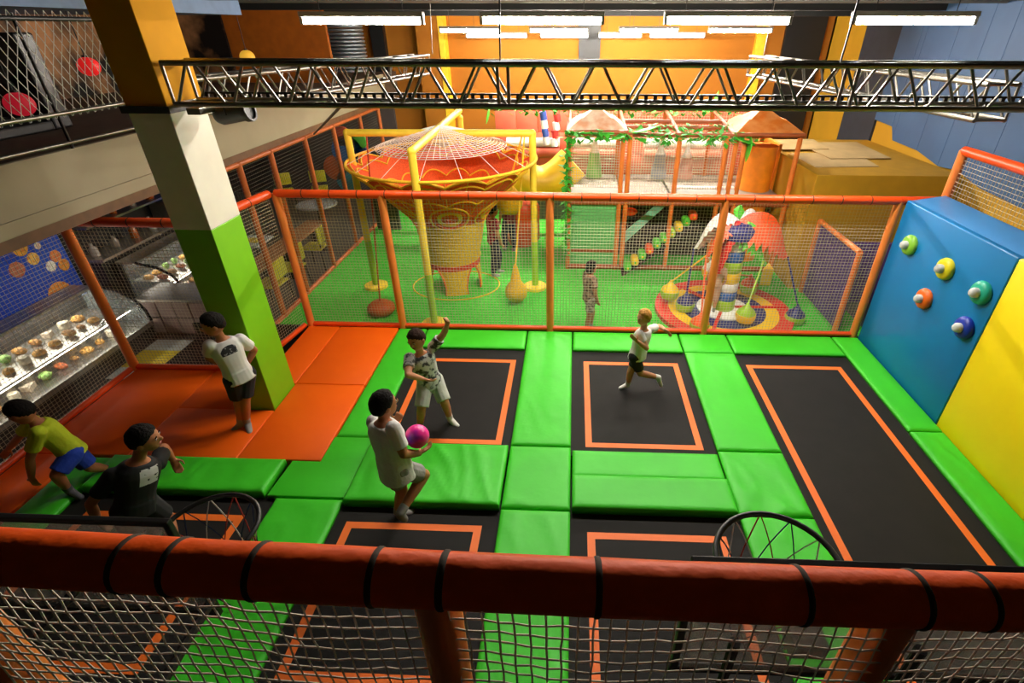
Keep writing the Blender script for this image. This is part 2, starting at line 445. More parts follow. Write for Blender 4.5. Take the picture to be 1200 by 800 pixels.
# ================================================================== TRAMPOLINE COURT
xa, xb, xc, xd, xe, xf, xg, xh = -2.382, -1.975, -0.575, 0.0475, 1.495, 2.146, 3.57, 3.931
y0, y1, y2, y3 = 6.10, 5.635, 3.793, 3.05
YN = 1.47
BZ = -0.05
struct(MB().box((-5.36, 1.0, ZF), (xh + 0.02, y0 + 0.06, -0.24)).build('court_frame', M_BLACK))
struct(MB().box((-5.36, y0 + 0.02, -0.24), (xh + 0.02, y0 + 0.06, -0.02)).build('court_edge', M_BLACK))
def trampoline(x0, x1, ya, yb, lx0, lx1, ly0, ly1, label):
    t = thing('trampoline', label, 'trampoline', ((x0 + x1) / 2, (ya + yb) / 2, -0.24), 'sunken trampolines')
    MB().box((x0 - 0.05, ya - 0.05, BZ - 0.012), (x1 + 0.05, yb + 0.05, BZ)).build('jumping_bed', M_BED, t)
    fr = MB()
    for p, q in (((x0, ya), (x1, ya)), ((x1, ya), (x1, yb)), ((x1, yb), (x0, yb)), ((x0, yb), (x0, ya))):
        fr.bar((*p, -0.152), (*q, -0.152), 0.05, 0.17)
    fr.build('frame', M_BLACK, t)
    w_ = 0.065
    for (a0, a1, b0, b1) in ((lx0, lx1, ly1 - w_, ly1), (lx0, lx1, ly0, ly0 + w_), (lx0, lx0 + w_, ly0 + w_, ly1 - w_), (lx1 - w_, lx1, ly0 + w_, ly1 - w_)):
        MB().box((a0, b0, BZ - 0.001), (a1, b1, BZ + 0.003)).build('boundary_line', M_TAPE, t)
    return t
trampoline(xb, xc, y2, y1, -1.86, -0.67, 3.87, 5.42, 'square black trampoline where the boy in the patterned shirt stands')
trampoline(xd, xe, y2, y1, 0.19, 1.38, 3.87, 5.42, 'square black trampoline under the running blond child')
trampoline(xf, xg, YN, y1, 2.235, 3.415, 1.63, 5.42, 'long black trampoline beside the climbing wall')
trampoline(xb, xc, YN, y3, -1.88, -0.71, 1.63, 2.88, 'black trampoline under the boy carrying the pink ball')
trampoline(xd, xe, YN, y3, 0.185, 1.345, 1.63, 2.85, 'empty square black trampoline near the large basketball hoop')
trampoline(-4.36, -2.62, YN, 3.07, -4.2, -2.79, 1.63, 2.91, 'black trampoline under the boy in the black shirt')
def pad(poly, label, wr=0.0, top=0.0, group=None, seed=0):
    g = 0.008; wr *= 2.2
    cx = sum(p[0] for p in poly) / len(poly); cy = sum(p[1] for p in poly) / len(poly)
    # shrink polygon slightly for the seams
    if len(poly) == 4 and poly[0][0] == poly[3][0]:
        xs0, xs1 = poly[0][0] + g, poly[1][0] - g; ys0, ys1 = poly[0][1] + g, poly[2][1] - g
        nx = max(2, int((xs1 - xs0) / 0.035)); ny = max(2, int((ys1 - ys0) / 0.035))
        m = MB(); rr = 0.02
        def hz(x, y):
            e = min(x - xs0, xs1 - x, ys1 - y, y - ys0)
            z = -rr * (1 - min(1, e / 0.03)) ** 2
            if wr: z += wr * ((1 - min(1, abs(noise.noise(V((x * 5.5 + y * 1.6 + seed, y * 1.5 - x * 0.8, seed)))) * 2.6)) ** 2 - 0.3) * min(1, e / 0.06) * (0.35 + max(0, noise.noise(V((x * 1.3, y * 1.1, seed + 5))) * 1.6))
            return top + z
        X = sorted([xs0 + (xs1 - xs0) * i / nx for i in range(nx + 1)] + [xs0 + 0.006, xs0 + 0.016, xs1 - 0.016, xs1 - 0.006]); Y = sorted([ys0 + (ys1 - ys0) * j / ny for j in range(ny + 1)] + [ys0 + 0.006, ys0 + 0.016, ys1 - 0.016, ys1 - 0.006]); nx += 4; ny += 4
        # denser wrinkles sampling
        vs = [(x, y, hz(x, y)) for y in Y for x in X]; k = nx + 1
        fs = [(j * k + i, j * k + i + 1, (j + 1) * k + i + 1, (j + 1) * k + i) for j in range(ny) for i in range(nx)]
        n = len(vs)
        ring = [i for i in range(k)] + [j * k + nx for j in range(1, ny + 1)] + [ny * k + i for i in range(nx - 1, -1, -1)] + [j * k for j in range(ny - 1, 0, -1)]
        vs += [(vs[i][0], vs[i][1], -0.049) for i in ring]; L = len(ring)
        fs += [(ring[(q + 1) % L], ring[q], n + q, n + (q + 1) % L) for q in range(L)]
        fs.append([n + q for q in range(L)][::-1])
        m.add(vs, fs)
        o = one(m, 'safety_pad', M_GREEN, label, 'pad', group, smooth='all')
    else:
        ang = [(cx + (x - cx) * 0.99, cy + (y - cy) * 0.99) for x, y in poly]
        o = one(MB().prism(ang, -0.049, top - 0.001), 'safety_pad', M_GREEN, label, 'pad', group, smooth=True, bevel=0.012, seg=3)
    return o
R = lambda x0, x1, ya, yb: [(x0, ya), (x1, ya), (x1, yb), (x0, yb)]
gp = 'green pads around the trampolines'
ym = 3.83
ymid = atz(760, 560).y
pads = [
 (R(xb, xc, y1, y0), 'green pad along the rear net behind the boy with the raised arm', 0.004),
 (R(xc, xd, ym, y0), 'long green pad between the boy with the raised arm and the running child', 0.005),
 (R(xd, xe, y1, y0), 'green pad along the rear net behind the running child', 0.003),
 (R(xe, xf, y1, y0), 'small green corner pad at the rear net between the running child and long trampoline', 0.003),
 (R(xf, xg, y1, y0), 'green pad along the rear net at the end of the long trampoline', 0.003),
 (R(xg, xh, 4.2, y0), 'narrow green pad at the foot of the blue climbing wall', 0.004),
 (R(xg, xh, 2.6, 4.2), 'narrow green pad at the foot of the yellow wall panel', 0.008),
 (R(xg, xh, 1.1, 2.6), 'narrow green pad along the yellow wall ending near the railing', 0.008),
 (R(xe, xf, ym, y1), 'long green pad between the running child and the long trampoline', 0.003),
 (R(xe, xf, 3.04, ym), 'square green pad left of the long trampoline with crossing folds', 0.012),
 (R(xe, xf, 1.1, 3.04), 'green pad seen through the large basketball hoop', 0.014),
 (R(xd, xe, ymid, y2), 'flat green pad in front of the running child, the rear one of two', 0.002),
 (R(xd, xe, y3 - 0.02, ymid), 'flat green pad at the empty trampoline, the front one of two', 0.003),
 (R(xc, xd, 3.04, ym), 'square green pad in the middle of the court between two cross pads', 0.007),
 (R(xc, xd, 1.1, 3.04), 'green pad running under the front railing beside the empty trampoline', 0.014),
 (R(xb, xc, y3 - 0.02, y2), 'wrinkled green pad behind the boy carrying the ball', 0.018),
 (R(xa, xb, 3.88, y0), 'long green pad along the edge of the orange mat', 0.006),
 ([(-2.69, 3.09), (xb, 3.09), (xb, 3.88), (xa, 3.88), (xa, 3.53), (-2.66, 3.53)], 'green corner pad at the tip of the orange mat', 0.0),
 (R(-2.6, xb, 1.1, 3.09), 'green pad beside the small basketball hoop', 0.012),
 (R(-4.4, -2.70, 3.09, 3.52), 'creased green pad behind the boy in the black shirt', 0.012),
 (R(-4.78, -4.4, 1.1, 3.52), 'green pad under the front foot of the boy in the yellow shirt', 0.006),
 (R(xc - 1.4, xd, 0.9, 1.1), 'narrow green pad under the balcony', 0.0),
]
for i, (poly, lab, wr_) in enumerate(pads):
    pad(poly, lab, wr_, 0.045 if i in (12, 15, 19) else 0.0, gp, i * 3.1)
# orange mats of the raised platform
def omat(x0, x1, ya, yb, label):
    one(MB().box((x0 + 0.004, ya + 0.004, -0.24), (x1 - 0.004, yb - 0.004, 0.0)), 'floor_mat', M_ORANGE_MAT, label, 'mat', 'orange vinyl mats of the platform', smooth=True, bevel=0.012)
omat(px1 + 0.005, xa, 4.76, 6.10, 'orange vinyl mat between the pillar and the rear net')
omat(-3.66, px1 + 0.005, 4.76, 6.10, 'orange vinyl mat behind the green pillar')
omat(px1 + 0.005, xa, 3.53, 4.76, 'orange vinyl mat at the right side of the green pillar')
omat(-4.3, px1 + 0.005, 3.53, 4.27, 'orange vinyl mat under the boy leaning on the pillar')
omat(-4.3, px0 - 0.01, 4.27, 5.0, 'orange vinyl mat left of the green pillar')
omat(-5.30, -4.3, 3.53, 5.0, 'orange vinyl mat in the corner by the snack counter')
omat(-5.30, -4.79, 1.2, 3.53, 'orange vinyl mat under the boy in the yellow shirt')

# ================================================================== CLIMBING WALL ON THE RIGHT
HC = 1.873
cw = thing('climbing_wall', 'padded blue and yellow climbing wall panel with round coloured holds', 'climbing wall', (xh + 0.15, 5.0, 0))
YJ = 4.335
MB().box((xh, YJ + 0.004, -0.1), (xh + 0.1, 6.10, HC)).build('blue_panel', M_BLUE, cw, smooth=True, bevel=0.015)
MB().box((xh, 1.0, -0.1), (xh + 0.1, YJ - 0.004, HC)).build('yellow_panel', M_YELLOW, cw, smooth=True, bevel=0.015)
MB().slab([(xh + 0.005, 1.0, HC - 0.01), (xh + 0.42, 1.0, HC + 0.06), (xh + 0.42, 6.10, HC + 0.06), (xh + 0.005, 6.10, HC - 0.01)], (0.02, 0, -0.05)).build('top_pad', M_LBLUE, cw, smooth=True, bevel=0.012)
MB().box((xh + 0.1, 1.0, ZF), (xh + 0.4, 6.08, HC - 0.05)).build('backing', M_BLACK, cw)
holds = [((1068, 287), '#8CC63A', 'lime'), ((1110, 315), '#E6D320', 'yellow'), ((1085, 350), '#F26A1B', 'orange'), ((1152, 343), '#1FA98C', 'teal'), ((1132, 384), '#0D2E9E', 'dark blue')]
for (u, v), h, nm in holds:
    p = atx(u, v, xh)
    t = thing('climbing_hold', 'round ' + nm + ' climbing hold with a white knob on the blue wall', 'climbing hold', p, 'round holds on the climbing wall')
    Mx = Matrix.Rotation(math.radians(-90), 3, 'Y')
    MB().lathe([(0.112, 0.0), (0.118, 0.02), (0.105, 0.05), (0.07, 0.06)], p, 24, Mx).build('disc', mat('hold_' + nm.replace(' ', '_'), h, 0.4, 0.04), t, smooth=True)
    MB().lathe([(0.03, 0.05), (0.048, 0.06), (0.05, 0.09), (0.035, 0.115), (0.01, 0.12)], p, 16, Mx).build('knob', mat('grey_knob', '#C6C9C8', 0.4), t, smooth=True)

# ================================================================== PADDED FENCES WITH NETS
H = 1.853
def sleeve(mb_pts, r): return MB().tube(mb_pts, r, 14)
def ties(m, a, b, r, step=0.33):
    a, b = V(a), V(b); L = (b - a).length; d = (b - a).normalized(); k = int(L / step); x, y = basis(d)
    for i in range(1, k):
        c = a + d * (L * i / k); m.lathe([(r + 0.0015, -0.006), (r + 0.004, 0), (r + 0.0015, 0.006)], c, 14, Matrix((x, y, d)).transposed(), cap=False)
def fence(label, pts, posts, net=True, cell=0.041, z0=0.0, rails=True, cord=0.0022, bottom=True):
    """pts: plan corners; posts: plan positions"""
    t = thing('net_fence', label, 'fence', (pts[0][0], pts[0][1], z0))
    tm = MB()
    for i in range(len(pts) - 1):
        a, b = pts[i], pts[i + 1]
        A, B = V((*a, H)), V((*b, H))
        MB().tube([A, B], 0.05, 14).build('top_rail', M_RAIL, t, smooth=True)
        ties(tm, A, B, 0.05)
        if bottom: MB().tube([V((*a, z0 + 0.02)), V((*b, z0 + 0.02))], 0.035, 12).build('bottom_rail', M_RAIL, t, smooth=True)
        if net:
            L = (B - A).length
            net_mb((*a, z0 + 0.03), (*b, z0 + 0.03), (*b, H - 0.03), (*a, H - 0.03), int(L / cell), int((H - z0) / cell), cord).build('net', M_NET, t)
    for p in posts:
        MB().tube([(*p, z0 - 0.02), (*p, H)], 0.05, 14).build('post', M_POST, t, smooth=True)
    tm.build('tie', M_TIE, t)['kind'] = 'stuff'
    return t
YF = 6.13
P = [-3.633, -2.327, -0.267, 1.842, 3.87]
fmain = fence('orange padded net fence between the trampolines and the play area', [(-3.633, YF), (3.87, YF)], [(x, YF) for x in P])
MB().tube([(3.87, YF, H), (4.33, YF + 0.02, H)], 0.05, 14).build('top_rail', M_RAIL, fmain, smooth=True)
fence('orange padded net fence beside the pillar, turning along the snack bar', [(-3.70, 6.08), (-3.86, 5.0), (-5.33, 5.0)], [(-3.86, 5.0), (-5.33, 5.0)])
fence('orange padded net fence between the orange mat and the snack counter', [(-5.33, 4.93), (-5.33, 1.2)], [(-5.33, 3.15), (-5.33, 1.3)])
# net frame on top of the climbing wall
ft = thing('wall_top_fence', 'orange padded fence with net on top of the climbing wall', 'fence', (4.40, 4.5, H))
q0, q1 = V((4.40, 6.15, H)), V((4.40, 2.5, H)); 
ztop = 2.42
MB().tube([q0, q1], 0.05, 14).build('bottom_rail', M_RAIL, ft, smooth=True)
MB().tube([(4.40, 6.15, ztop), (4.40, 2.5, ztop)], 0.05, 14).build('top_rail', M_RAIL, ft, smooth=True)
MB().tube([(4.40, 6.15, H), (4.40, 6.15, ztop)], 0.05, 14).build('post', M_POST, ft, smooth=True)
net_mb(q0, q1, (4.40, 2.5, ztop), (4.40, 6.15, ztop), 76, 12, 0.003).build('net', M_NET, ft)

# long brown-post net fence between play area and snack bar tables
lf = thing('net_fence', 'tall brown-orange post fence with fine net below the mezzanine edge', 'fence', (-4.62, 9.5, ZF))
M_BPOST = mat('brown_orange_sleeve', '#C0622A', 0.5, 0.1)
for y in (6.35, 7.1, 7.95, 9.1, 10.3, 11.7, 12.9):
    MB().tube([(-4.62, y, ZF), (-4.62, y, 2.0)], 0.045, 12).build('post', M_BPOST, lf, smooth=True)
MB().tube([(-4.62, 6.35, ZF + 0.04), (-4.62, 13.1, ZF + 0.04)], 0.04, 10).build('bottom_rail', M_BPOST, lf, smooth=True)
MB().tube([(-4.62, 6.35, 1.97), (-4.62, 13.1, 1.97)], 0.035, 10).build('top_rail', M_BPOST, lf, smooth=True)
net_mb((-4.62, 6.35, ZF + 0.05), (-4.62, 13.1, ZF + 0.05), (-4.62, 13.1, 1.97), (-4.62, 6.35, 1.97), 130, 46, 0.0022).build('net', mat('dark_net_cord', '#6B6250', 0.8), lf)

# ================================================================== FOREGROUND RAILING
ra, rm, rb = att(-260, 634, 0.89), att(600, 683, 0.83), att(1460, 712, 0.88)
rail_pts = []
for i in range(25):
    t_ = i / 24
    rail_pts.append(ra * (1 - t_) ** 2 + (rm * 2 - (ra + rb) * 0.5) * (2 * t_ * (1 - t_)) + rb * t_ ** 2)
fr = thing('balcony_railing', 'thick orange padded railing with coarse net in the foreground', 'railing', (rm.x, rm.y, 1.95))
RR = 0.0445
ext0 = rail_pts[0] + (rail_pts[0] - rail_pts[1]).normalized() * 2.4
ext1 = rail_pts[-1] + (rail_pts[-1] - rail_pts[-2]).normalized() * 2.4
poly = [ext0] + rail_pts + [ext1]
SP = 0.0275                                # spacing of the net cords along the rail
rp = [poly[0].copy()]; rest = SP
for p, q in zip(poly, poly[1:]):
    L_ = (q - p).length; d = (q - p).normalized(); t_ = rest
    while t_ <= L_:
        rp.append(p + d * t_); t_ += SP
    rest = t_ - L_
rr_ = [RR * (1 + 0.03 * noise.noise(p * 7)) for p in rp]
MB().tube(rp, rr_, 28).build('padded_rail', mat('glossy_orange_sleeve', '#FA5A10', 0.5, 0.08, 7, 0.25, 22, spec=0.18), fr, smooth='all')
def on_rail(u):
    best = min(range(len(rp)), key=lambda i: abs(proj_u(rp[i]) - u)); return best
def proj_u(p):
    d = V(p) - CAM; return PPX + F_PX * d.dot(RT) / d.dot(FW)
for u in (160, 203, 310, 442, 527, 700, 928, 1068, 1150):
    i = on_rail(u); d = (rp[i + 1] - rp[i - 1]).normalized(); x, y = basis(d)
    MB().lathe([(RR * 0.99, -0.006), (RR * 1.045, -0.003), (RR * 1.045, 0.003), (RR * 0.99, 0.006)], rp[i], 28, Matrix((x, y, d)).transposed(), cap=False).build('strap', M_TIE, fr, smooth=True)
nt_ = MB()
top = rp; nu = len(rp) - 1
def npt(i, j):
    p = top[i] + V((0, 0.0, -0.03 - j * 0.034))
    p.y += 0.006 * math.sin(i * 0.35) * math.sin(j * 0.3) - 0.01 + 0.004 * noise.noise(V((i * .9, j * .9, 0)))
    p.z += 0.003 * noise.noise(V((i * .6, j * .6, 4))); p.x += 0.003 * noise.noise(V((i * .6, j * .6, 9)))
    return p
M_NETN = mat('foreground_net_cord', '#DCD6C8', 0.85, 0.15, 40)
for i in range(nu + 1): nt_.tube([npt(i, j) for j in range(23)], 0.002, 4, False)
for j in range(23): nt_.tube([npt(i, j) for i in range(nu + 1)], 0.002, 4, False)
nt_.build('net', M_NETN, fr)
post_x = [rp[on_rail(498)].x, rp[on_rail(1062)].x]
post_x += [post_x[0] - 0.95, post_x[0] - 1.9, post_x[1] + 0.95, post_x[1] + 1.9]
for x in post_x:
    p = min(rp, key=lambda q: abs(q.x - x))
    MB().tube([(p.x, p.y + 0.02, 1.95), (p.x, p.y + 0.02, p.z - 0.03)], 0.04, 16).build('post', M_POST, fr, smooth=True)

# ================================================================== BASKETBALL HOOPS
def hoop(u, v, t_, R_, label, bw=0.46, off=0.0):
    c = att(u, v, t_)
    t = thing('basketball_hoop', label, 'basketball hoop', c, 'basketball hoops on the balcony front')
    MB().tube([c + V((R_ * math.cos(k * math.pi / 20), R_ * math.sin(k * math.pi / 20), 0)) for k in range(40)], 0.0105, 10, closed=True).build('rim', M_BLACK, t, smooth=True)
    yb = c.y - R_ - 0.07
    m = MB().box((c.x - 0.05, yb, c.z - 0.06), (c.x + 0.05, c.y - R_ + 0.01, c.z + 0.012)); m.build('bracket', M_BLACK, t, bevel=0.004)
    zb0, zb1 = c.z - 0.10, c.z + 0.40
    bx = c.x + off
    MB().box((bx - bw, yb - 0.02, zb0), (bx + bw, yb - 0.008, zb1)).build('backboard', glass('polycarbonate', '#B8B8B4', 0.4, 0.2), t)  # clear panel; its pale grey tint also stands in for reflections
    fm = MB()
    for x in (bx - bw, bx + bw): fm.bar((x, yb - 0.014, zb0), (x, yb - 0.014, zb1), 0.022)
    for z in (zb0, zb1): fm.bar((bx - bw - 0.015, yb - 0.014, z), (bx + bw + 0.011, yb - 0.014, z), 0.022)
    fm.build('backboard_frame', M_BLACK, t, bevel=0.004)
    for x in (c.x - 0.25, c.x + 0.25): MB().tube([(x, yb - 0.045, zb0 + 0.2), (x, yb - 0.045, 1.90), (x, 0.37, 1.86)], 0.016, 8).build('support_arm', M_BLACK, t)
    nets = {'red': '#A82A20', 'white': '#D8D4CC', 'blue': '#23355E'}
    for q, (nm, hx) in enumerate(nets.items()):
        nm_ = MB()
        for k in range(12):
            if k % 3 != q: continue
            a0 = k * math.pi / 6
            for s in (1, -1):
                pts = []
                for j in range(7):
                    f = j / 6; rad = R_ * (1 - 0.45 * f ** 0.7); a1 = a0 + s * f * 0.9
                    pts.append(c + V((rad * math.cos(a1), rad * math.sin(a1), -0.36 * f)))
                nm_.tube(pts, 0.0028, 4, False)
        nm_.build('net', mat('hoop_cord_' + nm, hx, 0.8), t)
    return t
hoop(913, 660, 1.72, 0.205, 'large black basketball hoop hanging over the green pad near the long trampoline', 0.52, 0.13)
hoop(243, 622, 2.1, 0.19, 'black basketball hoop hanging beside the boy in the black shirt', 0.42, -0.24)

# ================================================================== PEOPLE
def freeze(o, voxel, smooth_it=6):
    """one continuous surface: voxel remesh of the overlapping volumes, then smoothing"""
    m = o.modifiers.new('r', 'REMESH'); m.mode = 'VOXEL'; m.voxel_size = voxel; m.use_smooth_shade = True
    if smooth_it:
        s = o.modifiers.new('s', 'SMOOTH'); s.iterations = smooth_it; s.factor = 0.5
    bpy.context.view_layer.update()
    dg = bpy.context.evaluated_depsgraph_get()
    me = bpy.data.meshes.new_from_object(o.evaluated_get(dg))
    o.modifiers.clear()
    old = o.data; o.data = me; me.name = o.name
    for p in me.polygons: p.use_smooth = True
    return o
def limb(m, pts, rad, n=12, flat=False):
    """rounded tapered limb through pts"""
    P_, R_ = [], []
    pts = [V(p) for p in pts]
    for i in range(len(pts) - 1):
        for k in range(6):
            t = k / 6; P_.append(lerp(pts[i], pts[i + 1], t)); R_.append(rad[i] + (rad[i + 1] - rad[i]) * t)
    P_.append(pts[-1]); R_.append(rad[-1])
    m.tube(P_, R_, n)
    for p, r in (list(zip(pts, rad))[:-1] if flat else zip(pts, rad)): m.ball(p, r, 12, 8)
def loft(m, rings, n=20):
    """rings [(centre, half-width vector, half-depth vector)]"""
    base = len(m.v)
    for c, a, b in rings:
        for j in range(n):
            t = 2 * math.pi * j / n; ct, st = math.cos(t), math.sin(t)
            f = 1 / (abs(ct) ** 2.6 + abs(st) ** 2.6) ** (1 / 2.6)
            m.v.append(c + a * (ct * f) + b * (st * f))
    for i in range(len(rings) - 1):
        for j in range(n):
            m.f.append([base + i * n + j, base + i * n + (j + 1) % n, base + (i + 1) * n + (j + 1) % n, base + (i + 1) * n + j]); m.fm.append(0)
    m.f.append([base + j for j in range(n)][::-1]); m.fm.append(0)
    m.f.append([base + (len(rings) - 1) * n + j for j in range(n)]); m.fm.append(0)
def solve_mid(a, b, u, v, l1, l2):
    """joint on the sight line so that both bone lengths fit best"""
    best = None
    d = ray(u, v)
    tc = ((a + b) / 2 - CAM).dot(d) / d.dot(d)
    for k in range(-60, 61):
        p = CAM + d * (tc + k * 0.006)
        e = abs((p - a).length - l1) + abs((p - b).length - l2)
        if best is None or e < best[0]: best = (e, p)
    return best[1]
def hand(m, wr, tip, nrm, h, curl=0.5):
    """palm and five fingers; nrm is the palm-side direction"""
    d = (tip - wr).normalized(); nrm = (nrm - d * nrm.dot(d)).normalized(); s = d.cross(nrm)
    pl = 0.058 * h; pw = 0.024 * h
    c = wr + d * (pl * 0.55)
    m.ball(c, (pw, pl * 0.62, 0.0115 * h), 12, 8, (s, d, nrm))
    for i, (o_, L) in enumerate(((-0.75, 0.042), (-0.25, 0.050), (0.25, 0.047), (0.75, 0.037))):
        r0 = 0.0064 * h; k0 = wr + d * (pl * 0.95) + s * (pw * o_)
        k1 = k0 + (d + s * (o_ * 0.15) + nrm * curl * 0.4).normalized() * (L * h * 0.5)
        k2 = k1 + (d * (1 - curl * 0.5) + nrm * curl).normalized() * (L * h * 0.32)
        k3 = k2 + (d * (1 - curl) + nrm * curl * 1.6).normalized() * (L * h * 0.25)
        limb(m, [k0 - d * (0.01 * h), k1, k2, k3], [r0 * 1.1, r0, r0 * 0.95, r0 * 0.8], 7)
    t0 = wr + d * (pl * 0.25) - s * (pw * 0.75)
    t1 = t0 + (d * 0.7 - s * 0.8 + nrm * 0.3).normalized() * (0.026 * h); t2 = t1 + (d * 0.9 - s * 0.15 + nrm * 0.5).normalized() * (0.024 * h)
    limb(m, [t0, t1, t2], [0.0085 * h, 0.0072 * h, 0.006 * h], 7)
def person(label, K_, H_, face, skin, shirt, shorts, socks, hair, up=(0, 0, 1), long_hair=0.0, sleeve_=0.62, leg_=0.72, voxel=0.007, gz=BZ, detail=True, wide=1.0, curl=(0.5, 0.5), shoe=None, cat='person', tail=0.045):
    J = {}
    for k, q in K_.items():
        if k in ('kL', 'kR', 'eL', 'eR'): continue
        J[k] = atz(q[0], q[1], gz + q[3]) if len(q) == 4 else aty(*q)
    for s in 'LR':
        hip_side = 1 if s == 'L' else -1
        J['e' + s] = solve_mid(J['s' + s], J['w' + s], *K_['e' + s][:2], 0.175 * H_, 0.145 * H_) if len(K_['e' + s]) == 2 else aty(*K_['e' + s])
        J['k' + s] = solve_mid(J['pelvis'], J['a' + s], *K_['k' + s][:2], 0.245 * H_, 0.235 * H_) if len(K_['k' + s]) == 2 else aty(*K_['k' + s])
    h = H_; up = V(up).normalized(); f = V(face); f = (f - up * f.dot(up)).normalized(); rt = f.cross(up).normalized()
    base = V((J['pelvis'].x, J['pelvis'].y, gz))
    t = thing('person', label, cat, base, None)
    pel, neck, hd = J['pelvis'], J['neck'], J['head']
    spine = (neck - pel).normalized()
    sv = (J['sR'] - J['sL']); sv = (sv - spine * sv.dot(spine)); sv = sv.normalized() if sv.length > 0.02 else rt
    bd = sv.cross(spine).normalized()                      # front-back axis of the trunk
    hips = {'L': pel - sv * (0.048 * h), 'R': pel + sv * (0.048 * h)}
    sh = {s: lerp(J['s' + s], neck - spine * 0.03 * h + sv * ((-1 if s == 'L' else 1) * 0.10 * h), 0.35) for s in 'LR'}
    # --- body
    b = MB()
    def torso(m, g, lo, hi):
        r_ = []
        prof = [(-0.10, 0.070, 0.055), (0.0, 0.083, 0.066), (0.12, 0.082, 0.064), (0.32, 0.078, 0.060), (0.55, 0.086, 0.064), (0.76, 0.096, 0.064), (0.88, 0.088, 0.055), (0.96, 0.055, 0.042), (1.02, 0.034, 0.034)]
        for q, a_, d_ in prof:
            if q < lo or q > hi: continue
            r_.append((lerp(pel, neck, q), sv * ((a_ + g) * h * wide), bd * ((d_ + g) * h * wide)))
        loft(m, r_)
    torso(b, 0, -1, 2)
    limb(b, [neck - spine * (0.03 * h), lerp(neck, hd, 0.6)], [0.033 * h, 0.031 * h])
    hr = (0.060 * h, 0.072 * h, 0.078 * h)                    # half width, depth, height
    hc = hd
    b.ball(hc, hr, 18, 14, (rt, f, up))
    b.ball(hc + f * (0.018 * h) - up * (0.040 * h), (0.043 * h, 0.050 * h, 0.046 * h), 14, 10, (rt, f, up))
    b.ball(hc + f * (0.074 * h) - up * (0.012 * h), (0.010 * h, 0.014 * h, 0.017 * h), 8, 6, (rt, f, up))
    for s in (-1, 1): b.ball(hc + rt * (s * 0.061 * h) - up * (0.010 * h), (0.008 * h, 0.014 * h, 0.020 * h), 8, 6, (rt, f, up))
    for s, sg in (('L', 0), ('R', 1)):
        a_, e, w_, hh = sh[s], J['e' + s], J['w' + s], J['h' + s]
        limb(b, [a_, lerp(a_, e, 0.5), e, lerp(e, w_, 0.4), w_], [0.036 * h, 0.032 * h, 0.0255 * h, 0.026 * h, 0.0185 * h])
        hand(b, w_, hh, (hd - w_) * 0.2 + f * 0.3 + (neck - w_).normalized(), h, curl[sg])
        hp, k, an, to = hips[s], J['k' + s], J['a' + s], J['t' + s]
        limb(b, [hp, lerp(hp, k, 0.5), k, lerp(k, an, 0.35), an], [0.062 * h, 0.053 * h, 0.037 * h, 0.036 * h, 0.023 * h])
        fd = (to - an); fd = fd.normalized() if fd.length > 0.01 else f
        limb(b, [an, an - V((0, 0, 0.018 * h)) + fd * (0.01 * h), an + fd * (0.085 * h) - V((0, 0, 0.022 * h))], [0.023 * h, 0.022 * h, 0.016 * h])
    freeze(b.build('body', skin, t), voxel)
    # --- shirt
    if shirt:
        m = MB(); torso(m, 0.011, 0.05, 1.0)
        lo = lerp(pel, neck, 0.05)
        loft(m, [(lo - spine * (tail * h), sv * (0.102 * h * wide), bd * (0.082 * h * wide)), (lerp(pel, neck, 0.2), sv * (0.094 * h * wide), bd * (0.076 * h * wide))])
        for s in 'LR':
            a_, e = sh[s], J['e' + s]
            if sleeve_: limb(m, [a_, lerp(a_, e, sleeve_ * 0.5), lerp(a_, e, sleeve_)], [0.045 * h, 0.043 * h, 0.045 * h], flat=True)
        freeze(m.build('shirt', shirt, t), voxel, 5)
    # --- shorts
    if shorts:
        m = MB()
        loft(m, [(lerp(pel, neck, -0.12), sv * (0.092 * h * wide), bd * (0.074 * h * wide)), (lerp(pel, neck, 0.04), sv * (0.095 * h * wide), bd * (0.077 * h * wide)), (lerp(pel, neck, 0.16), sv * (0.088 * h * wide), bd * (0.070 * h * wide))])
        for s in 'LR':
            hp, k, an = hips[s], J['k' + s], J['a' + s]
            pts = [hp, lerp(hp, k, min(1, leg_) * 0.5), lerp(hp, k, min(1, leg_))]
            rr2 = [0.068 * h, 0.061 * h, 0.058 * h]
            if leg_ > 1: pts.append(lerp(k, an, leg_ - 1)); rr2[-1] = 0.054 * h; rr2.append(0.05 * h if leg_ < 1.6 else 0.04 * h)
            limb(m, pts, rr2, flat=True)
        freeze(m.build('shorts' if leg_ < 1.5 else 'trousers', shorts, t), voxel, 4)
    # --- socks
    if socks:
        for s in 'LR':
            an, k, to = J['a' + s], J['k' + s], J['t' + s]
            fd = (to - an); fd = fd.normalized() if fd.length > 0.01 else f
            m = MB()
            limb(m, [lerp(an, k, 0.16), an, an - V((0, 0, 0.018 * h)) + fd * (0.01 * h), an + fd * (0.088 * h) - V((0, 0, 0.022 * h))], [0.029 * h, 0.028 * h, 0.027 * h, 0.021 * h])
            freeze(m.build('sock', socks, t), voxel * 0.9, 3)
